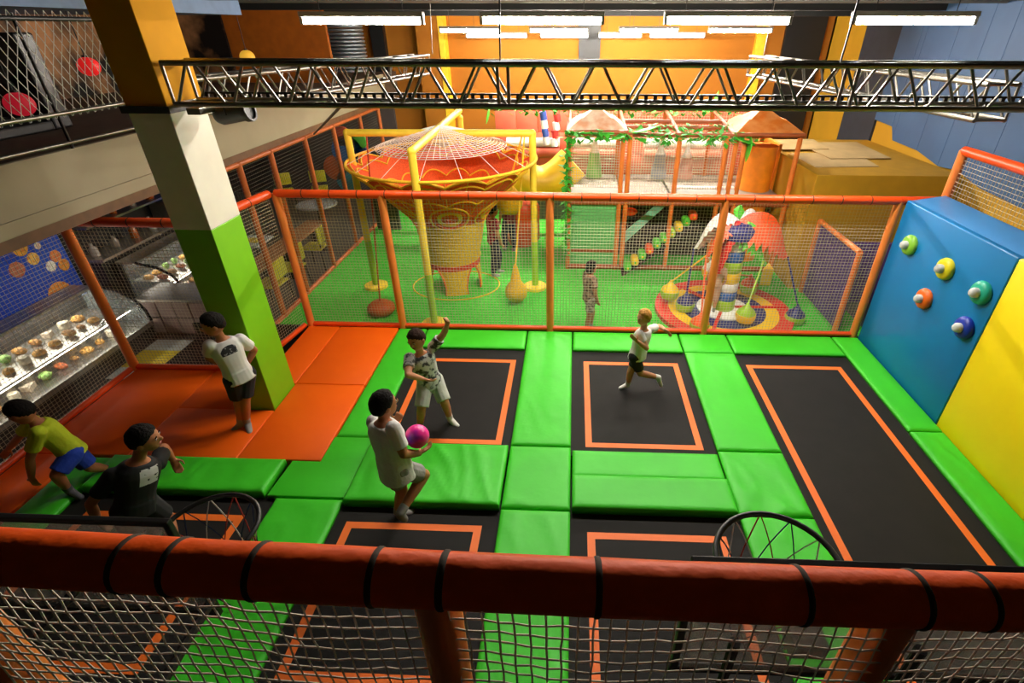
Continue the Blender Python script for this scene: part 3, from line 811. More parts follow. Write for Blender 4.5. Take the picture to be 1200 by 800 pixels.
    # --- hair
    if hair:
        m = MB(); m.ball(hc + up * (0.002 * h), 1.0, 26, 18, (rt, f, up))
        for i, p in enumerate(m.v):
            q = p - (hc + up * (0.002 * h)); x, y, z = q.dot(rt), q.dot(f), q.dot(up)
            g = z * 0.92 - y * 0.80 + 0.14 + long_hair * (0.9 if y < 0.2 else 0)
            q_ = min(1, max(0, (g + 0.06) / 0.4)); k = 1.0 + 0.11 * q_ * q_ * (3 - 2 * q_) if g > -0.06 else max(0.72, 1.0 + (g + 0.06) * 2)
            n_ = 1 + 0.045 * noise.noise(V((x * 5, y * 5, z * 5 + h * 7))) + 0.025 * noise.noise(V((x * 13, y * 13, z * 13)))
            drop = -0.25 * long_hair * max(0, -z) if g > 0 else 0
            m.v[i] = hc + up * (0.002 * h) + rt * (x * hr[0] * k * n_) + f * (y * hr[1] * k * n_) + up * ((z + drop) * hr[2] * k * n_)
        m.build('hair', hair, t, smooth='all')
    # --- face
    if detail:
        for s in (-1, 1):
            e_ = hc + rt * (s * 0.024 * h) + f * (0.0655 * h) + up * (0.004 * h)
            ey = MB().ball(e_, (0.0085 * h, 0.004 * h, 0.0055 * h), 8, 6, (rt, f, up)).build('eye', mat('eye_white', '#B9AFA4', 0.5), t, smooth='all')
            MB().ball(e_ + f * (0.0032 * h), (0.0042 * h, 0.002 * h, 0.0045 * h), 8, 6, (rt, f, up)).build('iris', mat('dark_iris', '#1B120C', 0.3), ey, smooth='all')
            MB().ball(e_ + up * (0.014 * h) + f * (0.002 * h), (0.012 * h, 0.004 * h, 0.0026 * h), 8, 6, (rt, f, up)).build('eyebrow', hair, t, smooth='all')
        MB().ball(hc + f * (0.0655 * h) - up * (0.042 * h), (0.016 * h, 0.005 * h, 0.0045 * h), 10, 6, (rt, f, up)).build('mouth', mat('lips', '#9C4A3E', 0.5), t, smooth='all')
    return t, J, dict(sv=sv, bd=bd, spine=spine, base=base, h=h)

def print_mat(name, base_hex, ink_hex, c, a, b_, n_, wa, hb, scale, thr=(0.45, 0.55), inner=None, rough=0.8):
    """cloth with a printed rectangle at point c (object space) spanned by a, b_ on the side n_"""
    m = bpy.data.materials.new(name); m.use_nodes = True; nt = m.node_tree; bs = nt.nodes['Principled BSDF']
    bs.inputs['Roughness'].default_value = rough
    tc = nt.nodes.new('ShaderNodeTexCoord')
    sub = nt.nodes.new('ShaderNodeVectorMath'); sub.operation = 'SUBTRACT'; sub.inputs[1].default_value = c
    nt.links.new(tc.outputs['Object'], sub.inputs[0])
    def dotn(v):
        d = nt.nodes.new('ShaderNodeVectorMath'); d.operation = 'DOT_PRODUCT'; d.inputs[1].default_value = v
        nt.links.new(sub.outputs['Vector'], d.inputs[0]); return d.outputs['Value']
    def mth(op, x, y=None):
        q = nt.nodes.new('ShaderNodeMath'); q.operation = op
        for i, z in enumerate((x, y)):
            if z is None: continue
            if isinstance(z, (int, float)): q.inputs[i].default_value = z
            else: nt.links.new(z, q.inputs[i])
        return q.outputs[0]
    ma = mth('LESS_THAN', mth('ABSOLUTE', dotn(a)), wa); mb_ = mth('LESS_THAN', mth('ABSOLUTE', dotn(b_)), hb); mc = mth('GREATER_THAN', dotn(n_), -0.04)
    msk = mth('MULTIPLY', mth('MULTIPLY', ma, mb_), mc)
    no = nt.nodes.new('ShaderNodeTexNoise'); no.inputs['Scale'].default_value = scale
    nt.links.new(tc.outputs['Object'], no.inputs['Vector'])
    rp_ = nt.nodes.new('ShaderNodeValToRGB'); rp_.color_ramp.elements[0].position, rp_.color_ramp.elements[1].position = thr
    rp_.color_ramp.elements[0].color = lin(ink_hex); rp_.color_ramp.elements[1].color = lin(inner or ink_hex)
    nt.links.new(no.outputs['Fac'], rp_.inputs['Fac'])
    mx = nt.nodes.new('ShaderNodeMix'); mx.data_type = 'RGBA'
    nt.links.new(msk, mx.inputs[0]); mx.inputs[6].default_value = lin(base_hex); nt.links.new(rp_.outputs['Color'], mx.inputs[7])
    nt.links.new(mx.outputs[2], bs.inputs['Base Color'])
    MATS[name] = m
    return m

HAIR = mat('black_hair', '#120D0A', 0.85, 0.3, 40, 0.6, 60, spec=0.2)
HAIR_B = mat('brown_hair', '#2C1A10', 0.85, 0.3, 40, 0.6, 60, spec=0.2)
HAIR_BL = mat('blond_hair', '#B8823A', 0.7, 0.35, 30, 0.6, 50, spec=0.3)
WSOCK = mat('white_sock', '#DAD8D2', 0.85, 0.08)
GSOCK = mat('grey_sock', '#8C8A88', 0.85, 0.1)
WSHIRT = mat('white_cotton', '#D9D6D2', 0.85, 0.05, 6, 0.9, 9)

# boy carrying the ball, seen from behind
_, Jb, Ib = person('boy in a white t-shirt and grey shorts carrying a pink ball', dict(
    head=(449, 473, 2.96), neck=(449, 493, 2.92), pelvis=(463, 546, 2.86),
    sL=(437, 495, 3.03), eL=(447, 515), wL=(464, 494, 3.20), hL=(469, 485, 3.20),
    sR=(461, 500, 2.80), eR=(473, 532), wR=(491, 531, 2.90), hR=(503, 524, 2.98),
    kL=(471, 575), aL=(466, 599, 0, 0.06), tL=(478, 598, 0, 0.03),
    kR=(497, 556), aR=(469, 601, 2.72), tR=(482, 612, 0, 0.02)),
    1.36, (0.72, 0.62, -0.05), M_SKIN_D, WSHIRT, mat('grey_cotton', '#8F8D8A', 0.85, 0.08, 6, 0.9, 10), GSOCK, HAIR, sleeve_=0.72, leg_=0.74, wide=1.13, curl=(0.7, 0.55), tail=0.09)
bc = aty(489, 511, 2.94)
ballm = bpy.data.materials.new('pink_ball_rubber'); ballm.use_nodes = True
nt = ballm.node_tree; tcn = nt.nodes.new('ShaderNodeTexCoord'); gr = nt.nodes.new('ShaderNodeTexNoise'); gr.inputs['Scale'].default_value = 5.5; rmp = nt.nodes.new('ShaderNodeValToRGB')
rmp.color_ramp.elements[0].position = 0.36; rmp.color_ramp.elements[0].color = lin('#6A1FA8'); rmp.color_ramp.elements[1].position = 0.5; rmp.color_ramp.elements[1].color = lin('#F02C93')
nt.links.new(tcn.outputs['Object'], gr.inputs['Vector']); nt.links.new(gr.outputs['Fac'], rmp.inputs['Fac']); nt.links.new(rmp.outputs['Color'], nt.nodes['Principled BSDF'].inputs['Base Color'])
nt.nodes['Principled BSDF'].inputs['Roughness'].default_value = 0.3
one(MB().ball(bc, 0.092, 28, 18), 'ball', ballm, 'shiny pink ball with purple patches held by the boy in white', 'ball', smooth='all')

# boy with the raised arm
PATT = mat('patterned_cotton', '#3B3C40', 0.85, hex2='#C3C3C0', thr=(0.42, 0.52), scale=17)
person('boy in a patterned grey t-shirt and pale shorts with one arm raised', dict(
    head=(488, 397, 4.14), neck=(492, 413, 4.2), pelvis=(504, 448, 4.2),
    sL=(508, 404, 4.28), eL=(520, 391), wL=(524, 381, 4.2), hL=(526, 373, 4.17),
    sR=(480, 417, 4.10), eR=(478, 439), wR=(496, 444, 3.98), hR=(504, 446, 3.97),
    kL=(521, 471), aL=(527, 489, 0, 0.06), tL=(536, 497, 0, 0.02),
    kR=(494, 478), aR=(492, 500, 0, 0.06), tR=(487, 508, 0, 0.02)),
    1.27, (-0.25, -0.9, -0.45), M_SKIN, PATT, mat('pale_grey_cotton', '#B9BAB0', 0.85, 0.06, 6, 0.9, 10), WSOCK, HAIR_B, up=(-0.2, -0.1, 1), leg_=0.95, curl=(1.0, 0.6))

# boy leaning at the pillar
_K = dict(head=(249, 379, 3.95), neck=(259, 396, 4.02), pelvis=(281, 441, 4.0),
    sL=(247, 403, 3.93), eL=(245, 419), wL=(264, 428, 4.12), hL=(272, 428, 4.16),
    sR=(283, 400, 4.12), eR=(298, 410), wR=(291, 424, 4.2), hR=(284, 428, 4.2),
    kL=(280, 470), aL=(282, 494, 0, 0.06), tL=(275, 500, 0, 0.02),
    kR=(287, 470), aR=(289, 494, 0, 0.06), tR=(292, 504, 0, 0.02))
cb = V((aty(281, 441, 4.0).x, 4.0, 0.0)); chest = aty(266, 409, 3.92) - cb
nk, pl = aty(259, 396, 4.02), aty(281, 441, 4.0); spn = (nk - pl).normalized(); svv = (aty(283, 400, 4.12) - aty(247, 403, 3.93)); svv = (svv - spn * svv.dot(spn)).normalized(); bdv = svv.cross(spn)
if bdv.y > 0: bdv = -bdv
PR1 = print_mat('white_shirt_dark_print', '#D9D6D2', '#222226', chest, svv, spn, bdv, 0.085, 0.075, 30, (0.55, 0.6), '#8A8A8C')
person('boy in a white t-shirt with a dark print leaning beside the pillar', _K, 1.34, (-0.72, -0.62, -0.2), M_SKIN_D, PR1, mat('navy_cotton', '#15161E', 0.85), GSOCK, HAIR, gz=0.0, leg_=0.8, up=(-0.1, -0.12, 1))

# running blond child
person('small blond child in a white t-shirt and black shorts running', dict(
    head=(755, 371, 4.78), neck=(755, 385, 4.8), pelvis=(747, 416, 4.78),
    sL=(764, 386, 4.90), eL=(772, 382), wL=(779, 386, 4.9), hL=(784, 390, 4.9),
    sR=(750, 391, 4.70), eR=(758, 408), wR=(746, 399, 4.62), hR=(741, 395, 4.60),
    kL=(739, 435), aL=(736, 449, 0, 0.07), tL=(724, 454, 0, 0.02),
    kR=(750, 437), aR=(772, 442, 4.86), tR=(777, 455, 4.86)),
    1.10, (-0.75, -0.55, -0.15), M_SKIN, WSHIRT, mat('black_cotton', '#17171A', 0.85), WSOCK, HAIR_BL, leg_=0.72, sleeve_=0.55, up=(0.05, -0.05, 1), long_hair=0.25)

# boy in the yellow shirt bending forward
person('boy in a yellow-green t-shirt and blue shorts bending forward', dict(
    head=(24, 482, 3.06), neck=(42, 494, 3.12), pelvis=(84, 528, 3.16),
    sL=(36, 494, 3.24), eL=(22, 512), wL=(10, 526, 3.30), hL=(5, 533, 3.30),
    sR=(42, 508, 3.00), eR=(35, 538), wR=(37, 559, 2.96), hR=(42, 568, 2.96),
    kL=(106, 547, 3.22), aL=(127, 549, 3.34), tL=(136, 545, 3.36),
    kR=(66, 556), aR=(80, 573, 0, 0.055), tR=(91, 579, 0, 0.02)),
    1.27, (-0.85, -0.25, -0.45), M_SKIN_D, mat('yellow_green_cotton', '#B5C41C', 0.85, 0.06, 6, 0.9, 9), mat('blue_cotton', '#1B3FB0', 0.85, 0.06, 6, 0.9, 9), mat('dark_sock', '#55545A', 0.85), HAIR, up=(-0.55, 0.0, 0.85), gz=0.0, leg_=0.85)

# boy in the black shirt
_K = dict(head=(168, 513, 2.66), neck=(162, 538, 2.62), pelvis=(158, 594, 2.52),
    sL=(184, 546, 2.74), eL=(192, 524), wL=(202, 538, 2.98), hL=(207, 546, 2.98),
    sR=(130, 560, 2.50), eR=(106, 590), wR=(115, 611, 2.44), hR=(123, 618, 2.46),
    kL=(196, 606), aL=(207, 645, 0, 0.06), tL=(220, 650, 0, 0.02),
    kR=(160, 632), aR=(152, 668, 0, 0.06), tR=(166, 676, 0, 0.02))
cb = V((aty(158, 594, 2.52).x, 2.52, BZ)); chest = aty(171, 554, 2.60) - cb
nk, pl = aty(162, 538, 2.62), aty(158, 594, 2.52); spn = (nk - pl).normalized(); svv = (aty(184, 546, 2.74) - aty(130, 560, 2.5)); svv = (svv - spn * svv.dot(spn)).normalized(); bdv = svv.cross(spn)
if bdv.x < 0: bdv = -bdv
PR2 = print_mat('black_shirt_white_print', '#0E0E10', '#C9C7C4', chest, svv, spn, bdv, 0.062, 0.066, 34, (0.6, 0.64), '#1A1A1C')
person('boy in a black t-shirt with a white square print walking', _K, 1.36, (0.9, 0.3, -0.1), M_SKIN_D, PR2, mat('black_cotton', '#17171A'), GSOCK, HAIR, leg_=0.8, up=(0.15, -0.05, 1))

# ================================================================== NET TOWER (crocheted climbing bowl) WITH ITS POLE FRAME
TC = V((-2.07, 8.4, 0)); RIM = 1.49; ZR = 1.80
prof = [(0.44, 0.0), (0.45, 0.12), (0.50, 0.35), (0.555, 0.60), (0.60, 0.85), (0.70, 1.0), (0.90, 1.2), (1.12, 1.42), (1.32, 1.62), (RIM, ZR)]
def rz(z):
    for (r0, z0), (r1, z1) in zip(prof, prof[1:]):
        if z0 <= z <= z1: return r0 + (r1 - r0) * (z - z0) / (z1 - z0)
    return prof[-1][0]
nt_t = thing('net_tower', 'yellow and orange crocheted climbing tower with a wide bowl top', 'climbing net', (TC.x, TC.y, ZF))
M_YCRO = mat('yellow_crochet', '#F0B51A', 0.9, 0.25, 55, 0.8, 90)
M_OCRO = mat('orange_crochet', '#F25A16', 0.9, 0.2, 45, 0.8, 90)
def shell(prof_, th=0.02):
    return [(r, z) for r, z in prof_] + [(r - th, z) for r, z in prof_[::-1]]
def closed_lathe(p, c, n=40):
    m = MB(); k = len(p)
    m.lathe(p, c, n, cap=False)
    b0 = 0; bl = (k - 1) * n
    for j in range(n):
        m.f.append([bl + j, bl + (j + 1) % n, (j + 1) % n, j]); m.fm.append(0)
    return m
closed_lathe(shell([(rz(z), z) for z in (0.10, 0.35, 0.6, 0.85)]), TC).build('trunk', M_YCRO, nt_t, smooth=True)
closed_lathe(shell([(rz(z) + 0.012, z) for z in (0.02, 0.05, 0.08, 0.11)], 0.03), TC).build('waist_band', mat('red_crochet', '#D8431C', 0.9, 0.2, 50), nt_t, smooth=True)
bp_ = [(rz(z), z) for z in (0.85, 1.0, 1.1, 1.2, 1.3, 1.42, 1.52, 1.62, 1.68)]
closed_lathe(shell(bp_), TC, 48).build('bowl', M_OCRO, nt_t, smooth=True)
# scalloped upper edge of the bowl
sc = MB(); NS = 144
for j in range(NS):
    a0, a1 = 2 * math.pi * j / NS, 2 * math.pi * (j + 1) / NS
    zt = lambda a: 1.69 + 0.10 * abs(math.sin(a * 7))
    P0, P1 = [], []
    for a, L_ in ((a0, P0), (a1, P1)):
        for z in (1.66, zt(a)): L_.append(TC + V((rz(z) * math.cos(a), rz(z) * math.sin(a), z)))
    nrm = V((math.cos(a0), math.sin(a0), 0)) * -0.015
    sc.add([P0[0], P1[0], P1[1], P0[1], P0[0] + nrm, P1[0] + nrm, P1[1] + nrm, P0[1] + nrm], [(0, 1, 2, 3), (7, 6, 5, 4), (3, 2, 6, 7), (0, 4, 5, 1)])
sc.build('scallop_edge', M_OCRO, nt_t)
def surf(a, z, off=0.012): return TC + V(((rz(z) + off) * math.cos(a), (rz(z) + off) * math.sin(a), z))
for k, (zc, amp) in enumerate(((1.68, 0.10), (1.58, 0.11), (1.30, 0.10))):
    for off in (0.012, -0.034):
        MB().tube([surf(2 * math.pi * j / 168, zc + amp * abs(math.sin(2 * math.pi * j / 168 * 7)), off) for j in range(168)], 0.013, 5, closed=True).build('scallop_rope', M_YROPE, nt_t, smooth=True)
MB().tube([TC + V((RIM * math.cos(a), RIM * math.sin(a), ZR)) for a in [2 * math.pi * j / 64 for j in range(64)]], 0.022, 8, closed=True).build('rim_rope', M_YROPE, nt_t, smooth=True)
for k in range(6):                       # rosettes round the lower bowl
    a_ = -1.33 + k * 2 * math.pi / 6
    for rr3, m_ in ((0.30, M_YROPE), (0.24, M_OROPE), (0.18, M_YROPE), (0.15, M_YROPE), (0.09, M_OROPE), (0.045, M_OROPE)):
        pts = []
        for j in range(24):
            t_ = 2 * math.pi * j / 24; z = 1.04 + rr3 * 0.80 * math.sin(t_)
            pts.append(surf(a_ + rr3 * math.cos(t_) / rz(max(0.8, z)), max(0.8, z), 0.015))
        MB().tube(pts, 0.016, 5, closed=True).build('rosette', m_, nt_t, smooth=True)
for k in range(28):                      # vertical strings
    a_ = 2 * math.pi * k / 28
    MB().tube([surf(a_, z, 0.006) for z in (1.1, 1.3, 1.5, 1.7)] + [TC + V((RIM * math.cos(a_), RIM * math.sin(a_), ZR))], 0.006, 4).build('string', M_YROPE, nt_t)
for k in range(4):                       # legs with openings between them
    a_ = -math.pi / 2 + 0.24 + k * math.pi / 2; m = MB(); pts = []
    for z, hw in ((0.12, 0.72), (0.0, 0.62), (-0.12, 0.48), (-0.28, 0.40), (ZF + 0.02, 0.42)):
        r_ = 0.45 + 0.03 * (0.12 - z)
        pts.append([TC + V((r_ * math.cos(a_ + hw * q), r_ * math.sin(a_ + hw * q), z)) for q in (-1, -0.6, -0.2, 0.2, 0.6, 1)])
    n_ = 6
    for i in range(len(pts) - 1):
        for j in range(n_ - 1):
            q = [pts[i][j], pts[i][j + 1], pts[i + 1][j + 1], pts[i + 1][j]]
            inn = [p - V((math.cos(a_), math.sin(a_), 0)) * 0.015 for p in q]
            m.add(q + inn, [(0, 1, 2, 3), (7, 6, 5, 4), (0, 4, 5, 1), (1, 5, 6, 2), (2, 6, 7, 3), (3, 7, 4, 0)])
    m.build('leg', M_YCRO, nt_t, smooth=True)
    for s in (-1, 1):
        MB().tube([r_[0 if s < 0 else -1] for r_ in pts], 0.014, 5).build('edge_rope', M_OROPE, nt_t)
MB().tube([TC + V((0.78 * math.cos(a), 0.62 * math.sin(a), ZF + 0.025)) for a in [2 * math.pi * j / 48 for j in range(48)]], 0.012, 6, closed=True).build('ground_rope', M_YROPE, nt_t)
# white net canopy
cn = MB(); ZA = 2.30; CR = 1.02
def cpt(a, f): return TC + V((CR * f * math.cos(a), CR * f * math.sin(a), ZA - 0.30 * f ** 1.2))
for k in range(64): cn.tube([cpt(2 * math.pi * k / 64, f) for f in (0.02, 0.25, 0.5, 0.75, 1)], 0.0045, 4, False)
for i in range(1, 22): cn.tube([cpt(2 * math.pi * k / 40, i / 21) for k in range(40)], 0.0045, 4, False, closed=True)
for k in range(16):
    a_ = 2 * math.pi * k / 16; cn.tube([cpt(a_, 1), TC + V((RIM * math.cos(a_), RIM * math.sin(a_), ZR))], 0.004, 4, False)
cn.build('canopy_net', mat('white_net_cord', '#EFEDE2', 0.8), nt_t)
# pole frame
pf = thing('pole_frame', 'yellow and lime padded pole frame standing around the net tower', 'frame', (TC.x, TC.y, ZF))
ZP = 2.2
PP = {'l': V((-3.50, 8.26, 0)), 'r': V((-0.63, 8.34, 0)), 'n': V((-2.12, 6.92, 0)), 'b': V((-2.05, 9.85, 0))}
for k, p in PP.items():
    MB().tube([(p.x, p.y, ZF), (p.x, p.y, 0.45)], 0.055, 12).build('lower_sleeve', M_LIME, pf, smooth=True)
    MB().tube([(p.x, p.y, 0.45), (p.x, p.y, ZP)], 0.055, 12).build('upper_sleeve', M_YFOAM, pf, smooth=True)
    MB().lathe([(0.06, 0), (0.2, 0.0), (0.2, 0.05), (0.06, 0.06)], (p.x, p.y, ZF + 0.02), 20).build('base_ring', M_YFOAM, pf, smooth=True)
    MB().ball((p.x, p.y, ZP), 0.06, 12, 8).build('joint', M_YFOAM, pf, smooth='all')
MB().tube([PP['l'] + V((0, 0, ZP)), PP['r'] + V((0, 0, ZP))], 0.055, 12).build('cross_beam', M_YFOAM, pf, smooth=True)
MB().tube([PP['n'] + V((0, 0, ZP)), PP['b'] + V((0, 0, ZP + 0.12))], 0.055, 12).build('cross_beam', M_YFOAM, pf, smooth=True)
# hanging bags and swing
def hang(name, label, u, v, y, r, m, top, stretch=1.5, rope=M_YROPE, cat='swing'):
    c = aty(u, v, y); c.y = y
    t = thing(name, label, cat, c)
    MB().lathe([(0.02, -r), (r * 0.6, -r * 0.85), (r * 0.95, -r * 0.4), (r, 0.0), (r * 0.9, r * 0.4), (r * 0.5, r * 0.95), (r * 0.22, r * stretch), (0.02, r * (stretch + 0.35))], c, 20).build('bag', m, t, smooth=True)
    MB().tube([c + V((0, 0, r * stretch)), top], 0.014, 6).build('rope', rope, t)
hang('punch_bag', 'yellow crocheted drop-shaped bag hanging by its rope near the net tower', 605, 341, 7.75, 0.19, M_YCRO, V((-0.75, 8.34, ZP)), 2.2, cat='bag')
hang('punch_bag', 'yellow round bag hanging high under the rim of the net tower', 597, 236, 8.7, 0.23, M_YCRO, V((-0.78, 8.36, ZP)), 1.2, cat='bag')
hs = atz(447, 362, -0.36)
t = thing('disc_swing', 'brown-orange half ball swing hanging on a red rope over the turf', 'swing', hs)
MB().lathe([(0.05, -0.06), (0.19, -0.05), (0.225, 0.0), (0.21, 0.07), (0.13, 0.13), (0.02, 0.15)], hs, 20).build('seat', mat('brown_orange_vinyl', '#B8541A', 0.5), t, smooth=True)
MB().tube([hs + V((0, 0, 0.13)), (-3.2, 8.27, ZP)], 0.012, 6).build('rope', mat('red_rope', '#B3401E', 0.8), t)

# ================================================================== PALM CAROUSEL
CC = V((2.52, 7.55, ZF + 0.015))
ca = thing('palm_carousel', 'soft toddler carousel with a striped trunk, palm leaves and hanging seats', 'carousel', CC)
def cm(n, h): return mat('carousel_' + n, h, 0.45, 0.04)
cols = {'red': cm('red', '#D82A26'), 'yellow': cm('yellow', '#F4C81E'), 'navy': cm('navy', '#25266B'), 'white': cm('white', '#EDEBE6'), 'lime': cm('lime', '#9CC72B'), 'blue': cm('blue', '#2A66B8'), 'orange': cm('orange', '#F0571F'), 'green': cm('green', '#57C22F')}
for r0, r1, c_ in ((0.88, 1.10, 'red'), (0.68, 0.88, 'yellow'), (0.42, 0.68, 'navy'), (0.0, 0.42, 'white')):
    if r0: closed_lathe([(r0, 0), (r1, 0), (r1, 0.07), (r0, 0.07)], CC, 48).build('base_ring', cols[c_], ca)
    else: MB().lathe([(r1, 0), (r1, 0.09)], CC, 32).build('base_disc', cols[c_], ca)
z = 0.09
for c_, h_ in (('lime', 0.18), ('blue', 0.15), ('white', 0.15), ('yellow', 0.18), ('lime', 0.18), ('blue', 0.17), ('white', 0.18)):
    MB().lathe([(0.165, z), (0.175, z + 0.02), (0.175, z + h_ - 0.02), (0.165, z + h_)], CC, 24).build('trunk_ring', cols[c_], ca, smooth=True); z += h_
MB().lathe([(0.17, z), (0.26, z + 0.03), (0.26, z + 0.17), (0.18, z + 0.24), (0.05, z + 0.26)], CC, 24).build('cap', cols['navy'], ca, smooth=True)
ZT = z + 0.22
def palm_leaf(ang, L, drop, w_, c_, lift=0.3):
    """arched foam leaf: smooth back, toothed lower edge, hanging nearly upright"""
    d = V((math.cos(ang), math.sin(ang), 0)); s = V((-math.sin(ang), math.cos(ang), 0)); m = MB(); n_ = 18; rows_ = []
    for i in range(n_ + 1):
        f = i / n_; p = CC + V((0, 0, ZT)) + d * (L * (f + 0.12 * math.sin(math.pi * f))) + V((0, 0, lift * math.sin(math.pi * min(1, f * 1.05 + 0.1)) - drop * f ** 2.0))
        ww = w_ * math.sin(math.pi * (0.10 + 0.90 * f) ** 0.8) * (0.82 if i % 2 else 1.08) + 0.012
        rows_.append([p + s * ww * 0.35 + V((0, 0, -ww * 0.35)), p, p - s * ww * 0.7 + V((0, 0, -ww * 1.1)) - d * ww * 0.35])
    for i in range(n_):
        for j in (0, 1):
            q = [rows_[i][j], rows_[i][j + 1], rows_[i + 1][j + 1], rows_[i + 1][j]]
            th = s * 0.03
            m.add(q + [p + th for p in q], [(0, 1, 2, 3), (7, 6, 5, 4), (0, 4, 5, 1), (2, 6, 7, 3), (1, 5, 6, 2), (3, 7, 4, 0)])
    m.build('palm_leaf', cols[c_], ca)
    return rows_[-1][1]
def seat_on(u, v, y, tip, c_, c2):
    c = aty(u, v, y); m = MB().lathe([(0.03, -0.13), (0.13, -0.11), (0.155, -0.03), (0.15, 0.02)], c, 18); st = m.build('seat', cols[c2], ca, smooth=True)
    MB().lathe([(0.15, 0.0), (0.13, 0.06), (0.05, 0.13), (0.015, 0.2)], c, 18).build('seat_top', cols[c_], st, smooth=True)
    MB().tube([c + V((0, 0, 0.17)), tip], 0.014, 6).build('strap', cols[c_], st)
tips = {}
for k, (ang, L, drop, w_, c_, lf_) in {'w': (172, 0.60, 0.42, 0.40, 'white', 0.22), 'o': (196, 0.46, 0.46, 0.42, 'orange', 0.10), 'r': (222, 0.34, 0.70, 0.30, 'red', 0.12), 'g': (335, 0.46, 0.50, 0.28, 'green', 0.10), 'o2': (2, 0.86, 0.52, 0.40, 'orange', 0.24), 'g2': (75, 0.3, 0.0, 0.2, 'green', 0.25), 'w2': (30, 0.5, 0.3, 0.3, 'white', 0.24)}.items():
    tips[k] = palm_leaf(math.radians(ang), L, drop, w_, c_, lf_)
seat_on(785, 341, 7.75, tips['o'], 'yellow', 'lime')
seat_on(803, 355, 7.45, tips['w'], 'navy', 'lime')
seat_on(820, 379, 6.95, tips['o'], 'orange', 'lime')
seat_on(833, 316, 8.3, tips['r'] + V((0, 0.6, 0)), 'white', 'yellow')
seat_on(878, 334, 7.95, tips['r'], 'orange', 'lime')
seat_on(874, 368, 7.05, tips['g'], 'lime', 'yellow')
seat_on(932, 370, 7.25, tips['o2'], 'navy', 'lime')
for a_ in (0.05, 2.2, 4.3):
    MB().bar(CC + V((0.2 * math.cos(a_), 0.2 * math.sin(a_), 0.09)), CC + V((1.05 * math.cos(a_), 1.05 * math.sin(a_), 0.09)), 0.05, 0.03).build('spoke', cols['red'], ca)

# ================================================================== JUNGLE PLAY FRAME
YP = 9.25; YQ = 11.0
pfm = thing('play_frame', 'jungle soft-play frame of orange posts with white decks, nets and pyramid roofs', 'play structure', (1.8, YP, ZF))
M_PP = mat('orange_play_post', '#E0792E', 0.5, 0.1)
M_BAR = mat('brown_play_bar', '#A04F26', 0.5, 0.1)
ZT2 = 2.04
for x in (-0.06, 0.86, 0.98, 1.82, 2.62, 2.78, 2.93, 3.84):
    MB().tube([(x, YP, ZF), (x, YP, ZT2)], 0.042, 10).build('post', M_PP, pfm, smooth=True)
for x in (-0.06, 0.92, 1.82, 2.75, 3.80):
    MB().tube([(x, YQ, ZF), (x, YQ, 2.22)], 0.042, 10).build('post', M_PP, pfm, smooth=True)
MB().tube([(-0.15, YP, ZT2), (3.9, YP, ZT2)], 0.036, 10).build('bar', M_BAR, pfm, smooth=True)
for y, z in ((9.75, 2.08), (10.15, 2.12), (YQ, 2.22), (11.3, 2.27)):
    MB().tube([(-1.75 if y > 10.5 else 0.7, y, z), (3.5, y, z)], 0.036, 10).build('bar', M_BAR, pfm, smooth=True)
for x in (-0.06, 0.92, 1.82, 2.75):
    MB().tube([(x, YP, ZT2), (x, YQ, 2.2)], 0.034, 8).build('bar', M_BAR, pfm, smooth=True)
MB().tube([(-0.06, YP, ZF + 0.06), (3.9, YP, ZF + 0.06)], 0.05, 10).build('bar', M_BAR, pfm, smooth=True)
MB().tube([(-0.06, YP, 0.86), (3.9, YP, 0.86)], 0.04, 10).build('bar', M_BAR, pfm, smooth=True)
ZD = 0.93
for x0, x1 in ((-0.02, 0.84), (1.86, 2.95)):
    MB().box((x0, YP - 0.02, ZD), (x1, YP + 0.25, ZD + 0.2)).build('white_pad', M_WHITE, pfm, smooth=True, bevel=0.03)
for x0, x1 in ((-0.02, 0.9), (0.95, 1.8), (1.85, 3.8)):
    MB().box((x0, YP + 0.26, ZD - 0.06), (x1, YQ, ZD + 0.02)).build('deck', mat('grey_deck', '#8C8478', 0.6), pfm)
net_mb((-0.06, YP, 1.14), (0.9, YP, 1.14), (0.9, YP, ZT2), (-0.06, YP, ZT2), 22, 20, 0.0035).build('net_panel', M_NET, pfm)
net_mb((0.98, YP, 1.0), (2.78, YP, 1.0), (2.78, YP, ZT2), (0.98, YP, ZT2), 40, 22, 0.0035).build('net_panel', M_NET, pfm)
net_mb((-0.06, YQ, 1.0), (3.8, YQ, 1.0), (3.8, YQ, 2.2), (-0.06, YQ, 2.2), 70, 22, 0.0035).build('net_panel', M_NET, pfm)
MB().box((0.0, YP + 0.02, ZF + 0.1), (0.82, YP + 0.05, 0.86)).build('mesh_panel', mat('pale_green_mesh', '#7FC878', 0.8, hex2='#4E9A52', thr=(0.3, 0.7), scale=70), pfm)
MB().box((0.0, YP - 0.01, ZF + 0.36), (0.82, YP + 0.06, ZF + 0.41)).build('bar', M_BAR, pfm)
MB().box((0.98, 10.0, ZF), (3.9, 10.05, 0.88)).build('under_deck_shade', mat('dark_brown_ramp_and_shade', '#2B2019', 0.9, 0.3, 40), pfm)  # dark sheet added to stand in for the shade under the deck
